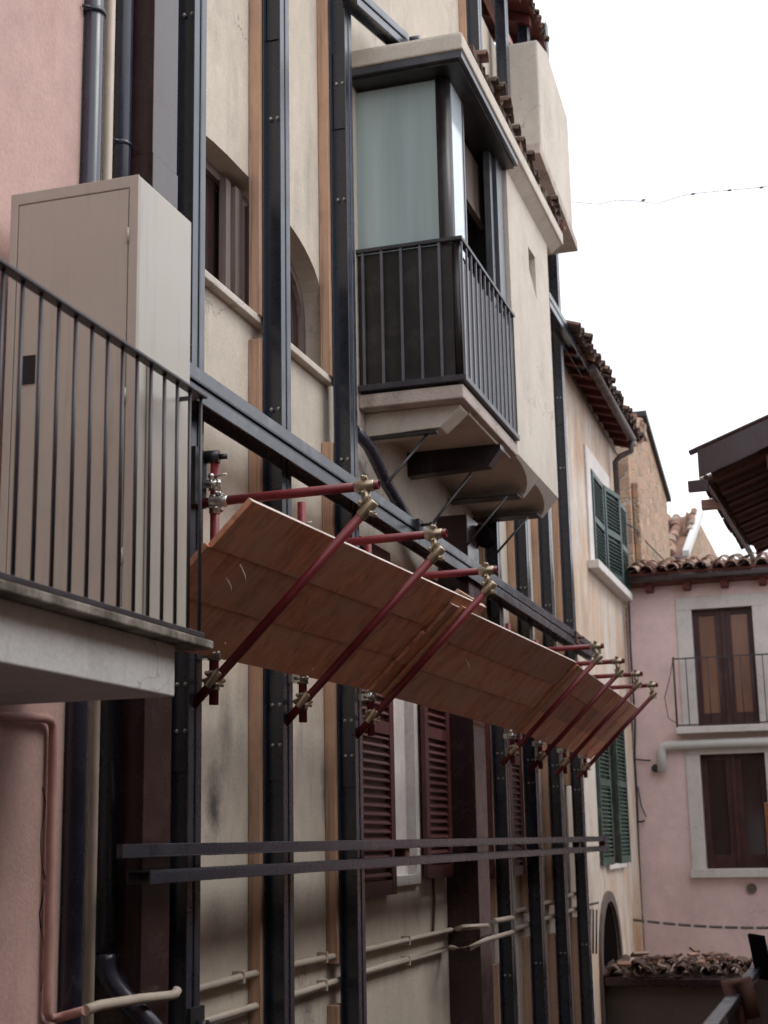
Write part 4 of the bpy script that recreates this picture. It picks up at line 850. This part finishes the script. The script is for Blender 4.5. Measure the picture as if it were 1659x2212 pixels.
# ================================================================== RIGHT: WOODEN EAVE HOUSE
rh = thing('eave_house', 'house at the right edge showing only its dark wooden eave', 'house', (-1.22, 14, 0))
q = MB(); q.box((.6, 14.4, 0), (7, 18.6, Z(3.7))); finish(q, 'wall', M_['facing'], rh)
up = Vector((1, 0, .36)).normalized(); EX = -1.22; ez = Z(3.30)
q = MB(); q.obox((EX+.1, 14.1, ez+.1), (0, 4.7, 0), up*4.5, (0, 0, .04))
for k in range(8): q.obox((EX+.12, 14.3+.58*k, ez+.03), (0, .10, 0), up*3, (0, 0, .035))
for k in range(2): q.obox((EX+.65+.55*k, 14.02, ez+.16+.2*k), (0, 4.7, 0), (.12, 0, .04), (0, 0, -.14))
finish(q, 'eave_boards', M_['plank'], rh)
q = MB(); q.obox((EX+.02, 13.98, ez+.0), (0, .03, 0), up*4.5, (0, 0, .26)); q.obox((EX-.06, 13.96, ez+.245), (0, .14, 0), up*4.6, (0, 0, .02)); finish(q, 'verge_board', M_['maroon'], rh, bevel=.003)
q = MB(); q.box((EX-.09, 14.0, ez-.12), (EX+.10, 14.08, ez-.02)); finish(q, 'bracket', M_['maroon'], rh)
q = MB(); q.box((EX+.02, 14.3, ez+.01), (EX+.07, 18.7, ez+.10)); finish(q, 'gutter', M_['maroon'], rh, bevel=.02)
q = MB(); q.box((EX-.12, 15.2, ez-.04), (EX+.06, 15.32, ez+.05)); finish(q, 'rafter_tail', M_['pinkp'], rh)
tiled('roof_tiles', (EX-.06, 14.9, ez+.12), (0, 1, 0), up, 3.9, 1.6, M_['tiles_d'], rh, jit=.02, sp=.22)
rh.rotation_euler = (0, 0, math.radians(-1.9))
m = MB(); pw = hy(1650, 1733, 13.5); m.box((pw.x, 13.5, 0), (pw.x+.14, 13.6, pw.z)); tag(finish(m, 'wooden_post', M_['batten'], bevel=.004), 'red-brown wooden post at the right edge in front of the pink house', 'post')
# handrail close to the camera, bottom right
a = hx(1555, 2212, -.45); b = hx(1659, 2040, -.45); zr = (a.z+b.z)/2
hr = thing('handrail', 'dark steel handrail with rusty clamp in the bottom right corner', 'handrail', (-.45, 6, zr-1))
q = MB(); q.box((-.475, 3.2, zr-.03), (-.43, 9.5, zr)); finish(q, 'top_rail', M_['steel'], hr, bevel=.004)
q = MB(); q.box((-.45, 3.2, zr-1.1), (-.44, 9.5, zr-.031)); finish(q, 'sheet', M_['panel'], hr)
yc = hx(1590, 2165, -.45).y; q = MB(); q.tube([(-.44, yc, zr-.16), (-.45, yc, zr-.05), (-.47, yc, zr+.03), (-.42, yc, zr+.04), (-.40, yc, zr-.08)], .028, 10); finish(q, 'clamp', M_['rust'], hr)
c1 = hx(1632, 2085, -.45); c2 = hx(1614, 2008, -.47); q = MB(); q.obox(c1+Vector((-.0, 0, -.05)), (c2-c1)+Vector((0, 0, .03)), (.06, 0, -.01), (0, .1, .0)); finish(q, 'stay', M_['black'], hr)

# ================================================================== UNSEEN BLOCKS across the alley and behind, added to shape the light
fc = thing('unseen_facing_house', 'unseen house blocks across the alley, added to shade and bounce light', 'house', (3, 3, 0))
q = MB(); q.box((.4, -4.5, 0), (6, 13.6, Z(-.35))); finish(q, 'lower_shade_block', M_['greyw'], fc)  # unseen dark block, added to keep the alley bottom dim
q = MB(); q.box((1.0, -4.5, Z(-.349)), (6, 13.6, Z(3.4))); finish(q, 'wall', M_['facing'], fc)  # unseen, height and colour set for shading and bounce
q = MB(); q.box((-3.1, -8, 0), (6, -4.6, Z(7))); finish(q, 'rear_light_blocker', M_['greyw'], fc)  # added behind the camera to darken faces turned towards it

# ================================================================== POWER LINE IN THE SKY
LY = 20.0; pts = [hy(x, y, LY) for x, y in ((1235, 436), (1290, 441), (1330, 433), (1375, 434), (1420, 440), (1470, 424), (1500, 418), (1575, 411), (1659, 403), (1760, 395))]
m = MB(); m.tube(pts, .0065, 5)
for x, y in ((1390, 432), (1497, 419), (1576, 411), (1645, 405)): m.ball(hy(x, y, LY), .022, 1.6, 1, .7)
tag(finish(m, 'overhead_wire', M_['cable']), 'thin knotted overhead wire against the white sky', 'wire')
